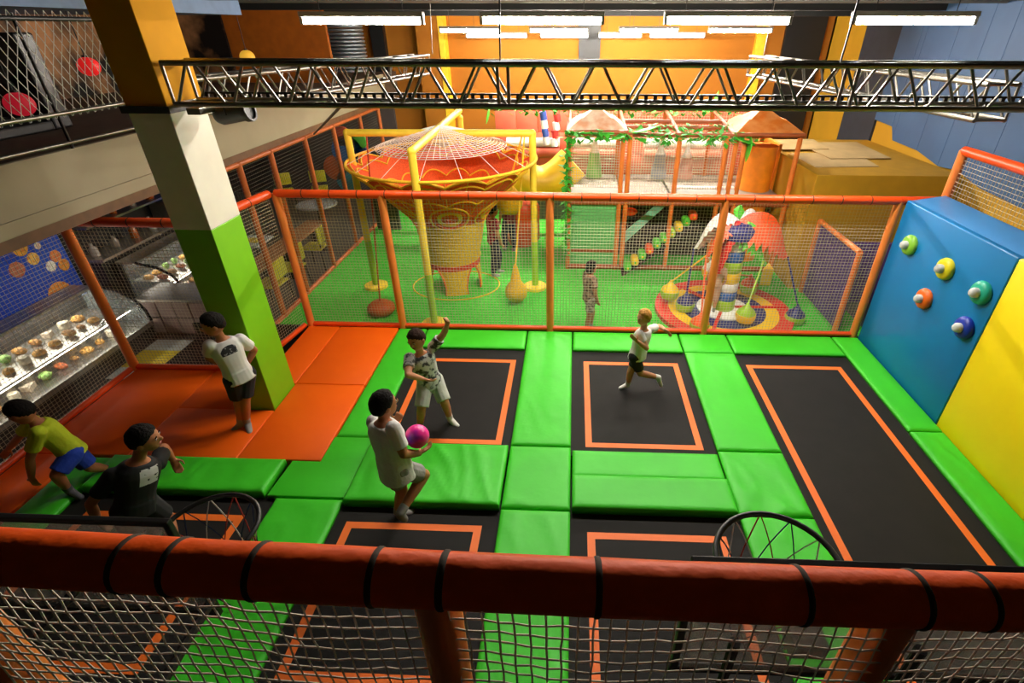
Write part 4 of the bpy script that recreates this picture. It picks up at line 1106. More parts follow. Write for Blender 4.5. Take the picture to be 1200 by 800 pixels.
def roof(cx, cy, w_, d_, z0, zh, m1):
    lo = [V((cx - w_, cy - d_, z0)), V((cx + w_, cy - d_, z0)), V((cx + w_, cy + d_, z0)), V((cx - w_, cy + d_, z0))]; ap = V((cx, cy, z0 + zh))
    rf = MB().add(lo + [ap], [(3, 2, 1, 0), (0, 1, 4), (1, 2, 4), (2, 3, 4), (3, 0, 4)]).build('pyramid_roof', m1, pfm)
    for k in range(4):
        MB().tube([lo[k], lo[(k + 1) % 4]], 0.035, 8).build('eave_bar', M_BAR, rf, smooth=True)
        # overlapping lower tier of the roof covering
    for k in range(4):
        a0, a1 = lo[k], lo[(k + 1) % 4]; nn = ((a1 - a0).cross(ap - a0)).normalized() * 0.02
        MB().slab([a0 + nn * .2, a1 + nn * .2, lerp(a1, ap, 0.48) + nn * .2, lerp(a0, ap, 0.48) + nn * .2], nn).build('roof_tier', m1, rf)
M_ROOF = mat('straw_print_vinyl', '#E2A27C', 0.55, hex2='#F0DCC0', thr=(0.35, 0.65), scale=5)
M_ROOF2 = mat('orange_straw_vinyl', '#DE7420', 0.55, hex2='#EFA05A', thr=(0.35, 0.7), scale=5)
roof(0.41, 9.72, 0.5, 0.5, 2.08, 0.36, M_ROOF)
roof(3.31, 9.76, 0.56, 0.56, 2.06, 0.39, M_ROOF2)
# steps of coloured cushions up the ramp
ra_, rb_ = aty(735, 311, 9.05), aty(812, 252, 9.6)
st_cols = ['green', 'yellow', 'green', 'orange', 'green', 'green', 'lime', 'yellow', 'green', 'orange']
for k, c_ in enumerate(st_cols):
    p = lerp(ra_, rb_, k / 9)
    cu = thing('step_cushion', 'soft ' + c_ + ' step cushion, ' + ORD[k] + ' from the foot of the diagonal ramp', 'cushion', p, 'step cushions on the ramp')
    MB().box(p - V((0.07, 0.14, 0.075)), p + V((0.07, 0.14, 0.075))).build('cushion', cols[c_], cu, smooth=True, bevel=0.045, seg=3)
    MB().tube([p + V((0, -0.145, 0)), p + V((0, -0.135, 0))], 0.02, 8).build('button', cols['yellow' if c_ != 'yellow' else 'green'], cu)
one(MB().slab([ra_ + V((-0.1, -0.15, -0.12)), ra_ + V((-0.1, 0.2, -0.12)), rb_ + V((0.1, 0.2, -0.12)), rb_ + V((0.1, -0.15, -0.12))], (0.0, 0, -0.05)), 'ramp', mat('dark_brown_ramp_and_shade', '#2B2019'), 'dark ramp carrying the coloured step cushions', 'ramp')
# pale green netting slide behind the ramp
sa, sb = aty(733, 280, 9.7), aty(776, 242, 9.9)
one(MB().slab([sa + V((-0.05, 0, -0.12)), sb + V((0.1, 0, 0.05)), sb + V((0.1, 0, 0.25)), sa + V((-0.05, 0, 0.12))], (0, 0.03, 0)), 'slide_net', mat('mint_mesh', '#8FD0A8', 0.7, 0.2, 50), 'mint green mesh along the inner slide of the play frame', 'mesh')
# orange foam discs on the inner post
for k, (u, v) in enumerate(((715, 252), (738, 248), (750, 236))):
    p = aty(u, v, 9.55)
    one(MB().ball(p, (0.10 + 0.05 * (k > 0), 0.06, 0.11 - 0.03 * (k > 0)), 14, 8), 'foam_obstacle', cols['orange'], ('round orange foam ball', 'long orange foam pad', 'upper orange foam pad')[k] + ' hanging inside the lower level of the play frame', 'obstacle', 'foam obstacles in the play frame', smooth='all')
# coral mural wall with white band and rolls
mw = thing('mural_partition', 'coral padded partition with white band behind the play frame', 'partition', (1.2, 12.2, ZF))
M_CORAL = mat('coral_vinyl', '#D8644A', 0.5, 0.1, 2)
for i in range(12):
    for j in range(3):
        MB().box((-1.75 + i * 0.48, 12.2, ZF + 1.12 + j * 0.46), (-1.75 + i * 0.48 + 0.47, 12.28, ZF + 1.12 + j * 0.46 + 0.45)).build('panel', M_CORAL, mw, smooth=True, bevel=0.012)
MB().box((-1.75, 12.2, ZF), (4.01, 12.28, ZF + 1.1)).build('lower_panel', mat('dark_grey_mesh', '#4C4A42', 0.8, 0.3, 60), mw)
for x0, x1 in ((-1.5, -0.3), (0.0, 1.1), (1.6, 3.3)):
    MB().tube([(x0, 12.12, 1.38), (x1, 12.12, 1.38)], 0.1, 12).build('white_roll', M_WHITE, mw, smooth=True)
    MB().tube([(x0, 12.1, 1.16), (x1, 12.1, 1.16)], 0.11, 12).build('coral_roll', M_CORAL, mw, smooth=True)
for (u, v), a_, b_ in (((636, 148), '#E8E6E2', '#3A55A0'), ((652, 150), '#E8E6E2', '#C93A34')):
    p = aty(u, v, 11.9)
    t = thing('hanging_roll', 'striped white and ' + ('blue' if '3A55' in b_ else 'red') + ' foam roll hanging from the vine bar', 'foam roll', p, 'striped foam rolls')
    for k in range(4):
        q = p + V((0.02 * k * (1 if u < 640 else -1), 0, 0.30 - k * 0.17))
        MB().tube([q + V((0, 0, 0.0)), q + V((0.03, 0, -0.17))], 0.075, 12).build('stripe', mat('roll_' + (a_ if k % 2 else b_).strip('#'), a_ if k % 2 else b_, 0.5), t, smooth=True)
    MB().tube([p + V((0, 0, 0.3)), (p.x, p.y, p.z + 0.45)], 0.008, 5).build('cord', M_TIE, t)
def foam_cone(u, v, hx, nm):
    p = aty(u, v, 10.8); z0_ = ZD + 0.022; t = thing('foam_cone', 'white foam cone with a ' + nm + ' lower half standing on the deck', 'foam cone', (p.x, p.y, z0_), 'foam cones')
    MB().lathe([(0.17, z0_ - p.z), (0.10, 0.0)], p, 16).build('lower_half', mat('cone_' + nm, hx, 0.5), t, smooth=True)
    MB().lathe([(0.10, 0.0), (0.015, 0.25)], p, 16).build('upper_half', M_WHITE, t, smooth=True)
foam_cone(697, 178, '#7FB860', 'green'); foam_cone(774, 180, '#9AA0AC', 'grey'); foam_cone(805, 184, '#D8A090', 'pink')
# yellow tube slide
ts = []
for k in range(13):
    f = k / 12; ts.append(lerp(aty(606, 205, 10.2), aty(672, 190, 10.4), f) + V((0, 0, -0.28 * math.sin(math.pi * f))))
one(MB().tube(ts, 0.34, 20), 'tube_slide', cols['yellow'], 'fat yellow tube slide between the net tower and the play frame', 'slide', smooth=True)
one(MB().lathe([(0.3, 0), (0.36, 0.1), (0.36, 0.8), (0.3, 0.9)], (aty(612, 238, 10.6).x, 10.6, ZF + 0.016), 20), 'foam_barrel', cols['orange'], 'orange foam barrel beneath the yellow tube slide', 'barrel', smooth=True)
# vines on the bars
def vine(label, pts, n_leaf, r_=0.02, big=()):
    t = thing('vine_garland', label, 'vine', pts[0], 'artificial vine garlands')
    MB().tube(pts, 0.016, 5).build('stem', M_LEAF, t)
    m = MB()
    for k in range(int(n_leaf * 1.5)):
        f = random.random() * (len(pts) - 1); i = min(len(pts) - 2, int(f)); c = lerp(pts[i], pts[i + 1], f - i) + V((random.uniform(-.03, .03), random.uniform(-.06, .03), random.uniform(-.10, .05)))
        s = random.uniform(0.04, 0.085); a_ = random.random() * 6.28; d = V((math.cos(a_), math.sin(a_) * 0.6, random.uniform(-.8, .4))).normalized(); x, y = basis(d)
        q = [c, c + d * s + x * s * 0.6, c + d * 2 * s, c + d * s - x * s * 0.6]
        m.add(q + [p + y * 0.004 for p in q], [(0, 1, 2, 3), (7, 6, 5, 4), (0, 4, 5, 1), (1, 5, 6, 2), (2, 6, 7, 3), (3, 7, 4, 0)])
    fo = m.build('foliage', M_LEAF, t); fo['kind'] = 'stuff'
    for (c, d, s) in big:
        c, d = V(c), V(d).normalized(); x, y = basis(d)
        q = [c, c + d * s * 0.4 + x * s * 0.38, c + d * s * 0.8 + x * s * 0.3, c + d * s * 1.15, c + d * s * 0.8 - x * s * 0.3, c + d * s * 0.4 - x * s * 0.38]
        MB().slab(q, y * 0.012).build('leaf', mat('bright_leaf', '#4CC436', 0.5, 0.15, 12), t)
vine('leafy vine wound along the front bar of the play frame', [V((0.75 + 0.3 * k, YP - 0.03 + 0.03 * (k % 2), ZT2 + 0.02 * math.sin(k * 2))) for k in range(9)], 170, big=[((0.9, YP - 0.06, ZT2 + 0.02), (-0.6, -0.3, -0.15), 0.26), ((1.0, YP - 0.06, ZT2 + 0.04), (1, -0.2, 0.3), 0.4), ((3.0, YP - 0.06, ZT2), (-0.1, -0.2, -1), 0.36), ((2.7, YP - 0.06, ZT2), (0.9, -0.2, -0.3), 0.34)])
vine('thin vine along the eave of the pale pyramid roof', [V((-0.15 + 0.12 * k, YP - 0.06, 2.07)) for k in range(8)], 70)
vine('leafy vine on the rear bar above the coral partition', [V((-1.7 + 0.4 * k, YQ - 0.02, 2.24 + 0.02 * math.sin(k))) for k in range(14)], 150, big=[((2.72, YQ - 0.1, 2.2), (0.1, -0.2, 1), 0.34), ((-1.65, YQ - 0.1, 2.25), (-0.2, -0.3, -0.8), 0.28)])
vine('vine hanging down the corner post of the play frame', [V((-0.1, YP - 0.06, 2.0 - 0.24 * k)) for k in range(10)], 90)
vine('leafy vine on the middle bar between the two pyramid roofs', [V((1.0 + 0.3 * k, 9.75, 2.10)) for k in range(7)], 80)
# orange drum wall and boxes behind the orange roof
one(MB().lathe([(0.29, 0), (0.29, 2.2)], (aty(887, 200, 10.0).x, 10.0, ZF), 28), 'foam_column', mat('orange_vinyl_column', '#EE8A18', 0.5), 'thick round orange column under the orange pyramid roof', 'column', smooth=True)
one(MB().box((aty(907, 200, 10.1).x, 10.1, ZF), (3.90, 11.2, 1.75)), 'foam_block', mat('amber_vinyl', '#E8901A', 0.5), 'tall amber block beside the round orange column', 'block', bevel=0.02)
# mustard box with cardboard sheets on top
one(MB().box((3.93, 8.5, ZF), (XR - 0.08, 11.6, 1.58)), 'platform_box', mat('mustard_board', '#C08E14', 0.7, 0.06), 'big mustard yellow box platform beside the play frame', 'platform', bevel=0.01)
M_CARD = mat('pale_cardboard', '#C4A46E', 0.8, 0.1, 3)
for k, (x0, x1, ya, yb) in enumerate(((4.1, 5.2, 9.0, 10.2), (4.6, 5.7, 9.6, 11.2), (4.0, 4.9, 10.3, 11.4))):
    one(MB().slab([(x0, ya, 1.582 + k * 0.013), (x1, ya + 0.1, 1.582 + k * 0.013), (x1 + 0.1, yb, 1.582 + k * 0.013), (x0 - 0.05, yb - 0.1, 1.582 + k * 0.013)], (0, 0, 0.012)), 'cardboard_sheet', M_CARD, ('wide pale cardboard sheet at the front edge of the mustard platform', 'cardboard sheet lying over another one on the mustard platform', 'small cardboard sheet at the rear of the mustard platform')[k], 'cardboard')
# purple partition
pw = thing('purple_partition', 'purple padded partition in an orange frame at the edge of the turf', 'partition', (4.14, 7.7, ZF))
MB().box((4.13, 7.0, ZF + 0.03), (4.19, 8.38, 0.84)).build('purple_pad', mat('purple_vinyl', '#5E4088', 0.7, 0.15, 12), pw)
for y in (7.0, 8.38): MB().tube([(4.12, y, ZF), (4.12, y, 0.86)], 0.042, 10).build('post', M_POST, pw, smooth=True)
MB().tube([(4.12, 7.0, 0.86), (4.12, 8.38, 0.86)], 0.042, 10).build('top_bar', M_POST, pw, smooth=True)
net_mb((4.09, 7.0, ZF + 0.03), (4.09, 8.38, ZF + 0.03), (4.09, 8.38, 0.84), (4.09, 7.0, 0.84), 28, 26, 0.002).build('net', mat('dark_net_cord', '#6B6250'), pw)
one(MB().box((4.3, 8.0, ZF), (6.2, 8.08, 0.62)), 'purple_panel', mat('purple_vinyl', '#4A3468'), 'low purple panel in front of the mustard box', 'panel', bevel=0.01)
one(MB().prism([(0, 0), (0.2, 0), (0.2, 0.3)], 0, 0.32), 'wedge_cushion', cols['yellow'], 'yellow wedge cushion leaning behind the carousel', 'cushion').location = (3.55, 8.75, ZF + 0.02)

# ================================================================== PEOPLE IN THE PLAY AREA
GF = ZF + 0.015
def far_person(label, u, v, Hh, face, shirt, bottom, hair, skin=M_SKIN_D, leg=1.9, step=0.06, arm=0.0, sleeve_=0.6, lh=0.0, vox=0.012):
    g = atz(u, v, GF); f = V(face).normalized(); s = V((-f.y, f.x, 0))
    t0 = lambda p: (PPX + F_PX * (p - CAM).dot(RT) / (p - CAM).dot(FW), PPY - F_PX * (p - CAM).dot(UP) / (p - CAM).dot(FW), p.y)
    h = Hh
    W = lambda a, b, c: g + s * (a * h) + f * (b * h) + V((0, 0, c * h))
    K_ = dict(head=t0(W(0, 0.01, 0.92)), neck=t0(W(0, 0, 0.82)), pelvis=t0(W(0, 0, 0.50)),
        sL=t0(W(0.10, 0, 0.80)), eL=t0(W(0.15, 0.0, 0.63)), wL=t0(W(0.13, 0.06 + arm, 0.50 + arm)), hL=t0(W(0.12, 0.1 + arm, 0.44 + arm)),
        sR=t0(W(-0.10, 0, 0.80)), eR=t0(W(-0.15, 0.0, 0.63)), wR=t0(W(-0.13, 0.05, 0.50)), hR=t0(W(-0.12, 0.08, 0.44)),
        kL=t0(W(0.05, step + 0.02, 0.27)), aL=t0(W(0.05, step, 0.045)), tL=t0(W(0.05, step + 0.1, 0.02)),
        kR=t0(W(-0.05, -step * 0.3, 0.27)), aR=t0(W(-0.05, -step, 0.045)), tR=t0(W(-0.05, -step + 0.1, 0.02)))
    return person(label, K_, h, face, skin, shirt, bottom, GSOCK, hair, gz=GF, leg_=leg, voxel=vox, sleeve_=sleeve_, long_hair=lh)
far_person('child with a dark ponytail in a patterned brown top walking on the turf', 689, 389, 1.18, (0.75, 0.35, 0), mat('brown_print_cotton', '#4A332A', 0.85, hex2='#9C7A62', thr=(0.4, 0.6), scale=22), mat('pale_print_cotton', '#B7A79A', 0.85, hex2='#6D5D58', thr=(0.4, 0.6), scale=22), HAIR, lh=0.6, leg=0.7)
far_person('child in a red checked shirt and dark jeans beside the net tower', 581, 322, 1.36, (0.8, 0.5, 0), mat('red_check_cotton', '#A32632', 0.85, hex2='#5A1A2A', thr=(0.4, 0.6), scale=30), mat('dark_jeans', '#23243A', 0.85), HAIR)
far_person('child in a dark red top and dark trousers further behind the net tower', 598, 294, 1.30, (-0.6, 0.7, 0), mat('maroon_cotton', '#6A1D2C', 0.85), mat('dark_jeans', '#23243A'), HAIR_B)
_c = CC + V((-0.28, -0.28, 0))
GF = ZF + 0.10
_pc = (CC + V((-0.22, -0.12, 0.09)))
_d = _pc - CAM
far_person('small child in a beige outfit standing on the palm carousel', PPX + F_PX * _d.dot(RT) / _d.dot(FW), PPY - F_PX * _d.dot(UP) / _d.dot(FW), 0.92, (0.4, 0.9, 0), mat('beige_cotton', '#C9A184', 0.85), mat('beige_cotton', '#C9A184'), HAIR_BL, skin=M_SKIN, leg=1.3)

# ================================================================== SNACK BAR UNDER THE MEZZANINE
XW = -7.69
# blue lightbox poster
po = thing('snack_poster', 'large blue backlit poster with printed snacks on the wall behind the counter', 'poster', (XW, 5.6, 0.05))
M_POST_B = mat('blue_poster_print', '#123690', 0.5, hex2='#1F55B4', thr=(0.35, 0.7), scale=0.6, emit=0.35)
MB().box((XW - 0.005, 3.2, -0.05), (XW + 0.03, 7.05, 1.55)).build('sheet', M_POST_B, po)
fm = MB()
for p, q in (((3.2, -0.05), (7.05, -0.05)), ((7.05, -0.05), (7.05, 1.55)), ((3.2, 1.55), (7.05, 1.55)), ((3.2, -0.05), (3.2, 1.55))): fm.bar((XW + 0.02, *p), (XW + 0.02, *q), 0.05)
fm.build('frame', M_BLACK, po)
for k, (u, v, r_, hx) in enumerate(((23, 291, .11, '#E0A03A'), (44, 288, .05, '#E8D8B8'), (39, 303, .09, '#E2B04A'), (65, 300, .09, '#D07A3A'), (20, 316, .11, '#B06A4A'), (60, 312, .08, '#E0DCC8'), (75, 310, .09, '#D8902E'), (72, 345, .2, '#D98A34'))):
    p = atx(u, v, XW + 0.031)
    MB().lathe([(r_, 0), (r_ * 0.9, 0.004)], p, 18, Matrix.Rotation(math.radians(90), 3, 'Y')).build('printed_snack', mat('snack_print_%d' % k, hx, 0.5, emit=0.25, hex2='#B5522A', thr=(0.5, 0.6), scale=14), po)
M_LED = emis('led_strip', 26.0, (1, 0.96, 0.86))
M_STEEL = mat('brushed_steel', '#A8A49A', 0.3, 0.1, 30, metal=0.8)
M_GLS = glass('counter_glass', '#DCE6E4', 0.16, 0.04)
def counter(y0_, y1_, label, food_group, seed):
    rnd = random.Random(seed)
    t = thing('display_counter', label, 'display counter', (-6.65, (y0_ + y1_) / 2, ZF), 'glass snack counters')
    MB().box((-7.20, y0_, ZF), (-6.23, y1_, -0.20)).build('base', mat('dark_counter_front', '#33302E', 0.4), t, bevel=0.01)
    MB().box((-6.25, y0_, -0.22), (-6.21, y1_, -0.15)).build('front_trim', M_STEEL, t)
    MB().box((-7.20, y0_, -0.20), (-7.10, y1_, 0.40)).build('back_panel', mat('dark_counter_front', '#33302E'), t)
    MB().box((-7.20, y0_, 0.37), (-6.87, y1_, 0.41)).build('top', M_STEEL, t)
    for z, x1 in ((-0.17, -6.27), (0.06, -6.43)):
        sh = MB().box((-7.10, y0_ + 0.05, z - 0.02), (x1, y1_ - 0.05, z)).build('shelf', M_STEEL, t)
        MB().box((x1 - 0.02, y0_ + 0.05, z - 0.03), (x1, y1_ - 0.05, z - 0.021)).build('shelf_light', M_LED, sh)
    MB().box((-7.05, y0_ + 0.1, 0.355), (-6.99, y1_ - 0.1, 0.37)).build('lamp_strip', M_LED, t)
    gp_ = [V((-6.23, 0, -0.15)), V((-6.25, 0, 0.02)), V((-6.35, 0, 0.20)), V((-6.55, 0, 0.33)), V((-6.87, 0, 0.40))]
    g = MB()
    for i in range(4):
        a_, b_ = gp_[i], gp_[i + 1]
        g.add([(a_.x, y0_, a_.z), (a_.x, y1_, a_.z), (b_.x, y1_, b_.z), (b_.x, y0_, b_.z)], [(0, 1, 2, 3)])
    g.build('curved_glass', M_GLS, t, smooth=True)
    for y in (y0_, y1_):
        q = [(p.x, y, p.z) for p in gp_]
        MB().slab(q + [(-7.15, y, 0.40), (-7.15, y, -0.20), (-6.23, y, -0.20)], (0, 0.012, 0)).build('end_glass', M_GLS, t)
        MB().tube([(p.x, y, p.z) for p in gp_], 0.022, 6).build('end_frame', M_BLACK, t)
    n = int((y1_ - y0_ - 0.2) / 0.21)
    kinds = [('#D9A24A', 'golden pastry'), ('#C0602E', 'red-brown sausage roll'), ('#E6DCC0', 'cream cake'), ('#8FB860', 'green salad bowl'), ('#B5803C', 'bread roll'), ('#D8C8B0', 'wrapped sandwich')]
    for row, (z, x) in enumerate(((-0.17, -6.50), (-0.17, -6.80), (0.06, -6.65), (0.06, -6.90))):
        for i in range(n):
            hx, nm = rnd.choice(kinds); y = y0_ + 0.16 + i * 0.21 + rnd.uniform(-.02, .02); r_ = rnd.uniform(0.05, 0.075)
            m = MB()
            if 'cake' in nm: m.lathe([(r_, 0), (r_, 0.07), (r_ * 0.9, 0.085)], (x, y, z + 0.005), 12)
            elif 'bowl' in nm: m.lathe([(r_ * 0.6, 0), (r_, 0.05), (r_ * 0.95, 0.06), (r_ * 0.5, 0.09)], (x, y, z + 0.005), 12)
            elif 'roll' in nm: m.ball((x, y, z + r_ * 0.6), (r_ * 1.3, r_ * 0.7, r_ * 0.6), 10, 6)
            elif 'sandwich' in nm: m.prism([(x - r_, y - r_), (x + r_, y - r_), (x, y + r_)], z + 0.002, z + 0.07)
            else: m.lathe([(r_, 0), (r_ * 1.1, 0.02), (r_ * 0.8, 0.05), (0.01, 0.065)], (x, y, z + 0.005), 12)
            nb = 'front' if row in (0, 2) else 'rear'
            one(m, 'snack', mat('food_' + nm.replace(' ', '_').replace('-', '_'), hx, 0.6, 0.25, 25), nm + ', ' + ORD[n - 1 - i] + ' from far end, ' + nb + ' row, ' + ('lower' if row < 2 else 'upper') + ' shelf of ' + food_group.replace('the ', '').replace(' snack', ''), 'snack', 'snacks in ' + food_group, smooth=True)
counter(3.75, 6.42, 'long curved-glass snack counter lit from inside in front of the blue poster', 'the long snack counter', 3)
counter(7.25, 8.9, 'short curved-glass snack counter beyond the tiled desk', 'the short snack counter', 5)
# tiled desk
dk = thing('tiled_desk', 'cashier desk faced with square brown-grey tiles', 'desk', (-5.9, 6.75, ZF))
MB().box((-6.4, 6.54, ZF), (-5.4, 7.05, 0.12)).build('body', mat('dark_counter_front', '#33302E'), dk)
for i in range(4):
    for j in range(2):
        MB().box((-6.39 + i * 0.25, 6.51, ZF + 0.03 + j * 0.27), (-6.39 + i * 0.25 + 0.235, 6.54, ZF + 0.03 + j * 0.27 + 0.25)).build('tile', mat('brown_grey_tile', '#A8938A', 0.4, 0.08), dk, bevel=0.006)
MB().box((-6.42, 6.49, 0.12), (-5.37, 7.07, 0.16)).build('desk_top', M_STEEL, dk)
# back bar with machines
bb = thing('back_bar', 'dark back bar shelf behind the snack counters', 'shelf', (-7.4, 7.9, ZF))
MB().box((-7.68, 7.15, ZF), (-7.32, 9.2, 0.45)).build('cabinet', mat('dark_counter_front', '#33302E'), bb)
MB().box((-7.69, 7.13, 0.45), (-7.26, 9.22, 0.49)).build('counter_top', M_STEEL, bb)
MB().box((-7.68, 7.2, 0.95), (-7.35, 9.2, 0.98)).build('shelf', M_STEEL, bb)
rnd = random.Random(11)
for k in range(8):
    y = 7.3 + k * 0.21; z = 0.98 if k % 2 else 0.49; h_ = rnd.uniform(0.16, 0.26); r_ = rnd.uniform(0.045, 0.07)
    hx, nm = rnd.choice((('#C96A2A', 'orange'), ('#B8B4AA', 'silver'), ('#7A8F3A', 'green'), ('#D8D4C8', 'white')))
    one(MB().lathe([(r_, 0), (r_, h_ * 0.6), (r_ * 0.4, h_ * 0.8), (r_ * 0.4, h_)], (-7.5, y, z + 0.001), 12), 'bottle', mat('bottle_' + nm, hx, 0.25, 0.1), nm + ' bottle on the ' + ('upper shelf' if k % 2 else 'counter top') + ' of the back bar, ' + ORD[k // 2] + ' from the poster', 'bottle', 'bottles on the back bar', smooth=True)
cmx = thing('coffee_machine', 'steel coffee machine on the back bar with a glowing screen', 'coffee machine', (-7.0, 7.0, 0.49))
MB().box((-7.66, 8.85, 0.492), (-7.3, 9.2, 0.9)).build('body', M_STEEL, cmx, bevel=0.02)
MB().box((-7.299, 8.9, 0.74), (-7.29, 9.12, 0.84)).build('screen', emis('teal_screen', 1.5, (0.4, 0.9, 0.9)), cmx)
MB().box((-7.3, 8.95, 0.6), (-7.24, 9.05, 0.64)).build('spout', M_BLACK, cmx)
# colourful board above
bd_ = thing('menu_board', 'bright blue menu board with coloured balloons under the mezzanine edge', 'sign', (-7.3, 9.3, 1.1))
MB().box((-7.66, 9.28, 0.75), (-6.55, 9.36, 1.5)).build('board', mat('bright_blue_board', '#1747C8', 0.5, emit=0.3), bd_)
for x in (-7.4, -6.8): MB().tube([(x, 9.32, 1.49), (x, 9.32, 2.03)], 0.01, 6).build('hanging_rod', M_DARKMETAL, bd_)
for k, hx in enumerate(('#57B83A', '#C060C8', '#F0A030', '#E8E4DA', '#E04030', '#F0D030', '#40B0D0')):
    MB().ball((-7.52 + k * 0.14, 9.265, 0.92 + 0.13 * (k % 3)), (0.085, 0.015, 0.085), 14, 8).build('printed_balloon', mat('balloon_%d' % k, hx, 0.4, emit=0.25), bd_, smooth='all')
# yellow and pale floor inlay
struct(MB().box((-6.2, 5.35, ZF), (-4.7, 6.35, ZF + 0.006)).build('floor_inlay_pale', mat('pale_grey_tile', '#D6DEDA', 0.5, 0.08)))
struct(MB().box((-6.2, 5.62, ZF + 0.004), (-4.7, 6.05, ZF + 0.010)).build('floor_inlay_yellow', mat('yellow_tile', '#F0D63C', 0.5, 0.08)))
# warm downlights of the snack bar
for k, (x, y) in enumerate(((-6.3, 4.6), (-5.5, 6.0), (-6.3, 8.2), (-5.6, 9.8))):
    t = thing('downlight', 'small round warm downlight in the mezzanine soffit, ' + ORD[k] + ' from the long snack counter', 'ceiling light', (x, y, 2.0), 'downlights of the snack bar')
    MB().lathe([(0.10, 0.0), (0.10, 0.03), (0.07, 0.03)], (x, y, 2.0), 16).build('ring', M_STEEL, t, smooth=True)
    MB().lathe([(0.068, 0.008), (0.068, 0.012)], (x, y, 2.0), 16).build('lens', emis('warm_downlight', 24.0, (1, 0.85, 0.62)), t)

# ================================================================== TABLES BESIDE THE PLAY AREA
tb = thing('bench_table', 'long wooden bench table behind the tall net fence', 'table', (-5.25, 7.9, ZF))
MB().box((-5.52, 7.2, 0.10), (-5.13, 10.2, 0.15)).build('table_top', M_WOOD, tb, bevel=0.01)
for y in (7.35, 8.6, 10.0):
    MB().box((-5.4, y - 0.04, ZF), (-5.15, y + 0.04, 0.10)).build('leg', M_DARKMETAL, tb)
def chair(x, y, rz, label, seat_m, leg_m):
    t = thing('cafe_chair', label, 'chair', (0, 0, 0), 'yellow cafe chairs')
    MB().box((-0.2, -0.2, 0.43), (0.2, 0.2, 0.47)).build('seat', seat_m, t, smooth=True, bevel=0.015)
    MB().box((-0.2, 0.17, 0.55), (0.2, 0.21, 0.85)).build('backrest', seat_m, t, smooth=True, bevel=0.015)
    for sx in (-1, 1):
        for sy in (-1, 1):
            MB().tube([(sx * 0.21, sy * 0.21, 0), (sx * 0.17, sy * 0.17, 0.43)], 0.013, 6).build('leg', leg_m, t)
        MB().tube([(sx * 0.17, 0.18, 0.43), (sx * 0.17, 0.2, 0.6)], 0.012, 6).build('back_support', leg_m, t)
    t.location = (x, y, ZF); t.rotation_euler.z = rz
M_CH = mat('yellow_seat_plastic', '#D8D020', 0.45)
chair(-4.90, 7.45, -1.571, 'yellow chair with black legs at the near end of the bench table', M_CH, M_BLACK)
chair(-4.90, 8.1, -1.571, 'yellow chair with black legs close to the second fence post', M_CH, M_BLACK)
chair(-4.90, 9.1, -1.571, 'yellow chair with black legs tucked at the middle of the bench table', M_CH, M_BLACK)
chair(-7.35, 12.9, 0.6, 'yellow chair far behind the bench table', M_CH, M_BLACK)
chair(-6.6, 13.2, 0.4, 'yellow chair beside the far end wall below the mezzanine', M_CH, M_BLACK)
wt = thing('cafe_table', 'square pale table with a yellow tray mark between the pillar and the bench', 'table', (-5.78, 8.7, ZF))
MB().box((-6.0, 8.4, 0.22), (-5.56, 8.95, 0.26)).build('table_top', mat('pale_table_top', '#B9C0C0', 0.4), wt, bevel=0.01)
MB().tube([(-5.78, 8.7, ZF), (-5.78, 8.7, 0.22)], 0.035, 8).build('pedestal', M_DARKMETAL, wt)
MB().lathe([(0.2, 0), (0.18, 0.02)], (-5.78, 8.7, ZF), 20).build('foot', M_DARKMETAL, wt)
one(MB().box((-5.92, 8.55, 0.261), (-5.65, 8.78, 0.275)), 'tray', mat('yellow_tray', '#E8C81A', 0.4), 'yellow tray lying on the pale square table', 'tray', bevel=0.004)
rt_ = thing('round_table', 'round grey table further along below the mezzanine', 'table', (-5.6, 10.8, ZF))
MB().lathe([(0.42, 0.24), (0.43, 0.26), (0.42, 0.28)], (-5.6, 10.9, 0), 24).build('table_top', mat('pale_table_top', '#B9C0C0'), rt_)
MB().tube([(-5.6, 10.9, ZF), (-5.6, 10.9, 0.24)], 0.035, 8).build('pedestal', M_DARKMETAL, rt_)
# back wall of the seating zone with coloured cut-outs
struct(MB().box((-10, 14.3, ZF), (-4.7, 14.4, 2.03)).build('wall_seating', mat('dark_seating_wall', '#3B3838', 0.8, hex2='#5A4A44', thr=(0.3, 0.7), scale=2)))
bn = thing('toddler_playhouse', 'colourful blue, green and orange toddler playhouse panel by the fence end', 'playhouse', (-4.3, 11.6, ZF))
for k, (u, v, r_, hx) in enumerate(((407, 178, .34, '#2A6AB8'), (418, 165, .2, '#57A83A'), (393, 197, .26, '#E06A2A'), (407, 212, .24, '#2AA0B8'), (424, 182, .18, '#2A3A5A'), (400, 160, .2, '#D85A3A'))):
    p = aty(u, v, 11.2)
    MB().tube([p, p + V((0, 0.08, 0))], r_, 20).build('foam_shape', mat('playhouse_%d' % k, hx, 0.5), bn, smooth=True, bevel=0.01)
MB().box((-4.5, 11.3, ZF), (-3.95, 11.36, 1.3)).build('panel', mat('playhouse_grey', '#4A4C4A', 0.6), bn)

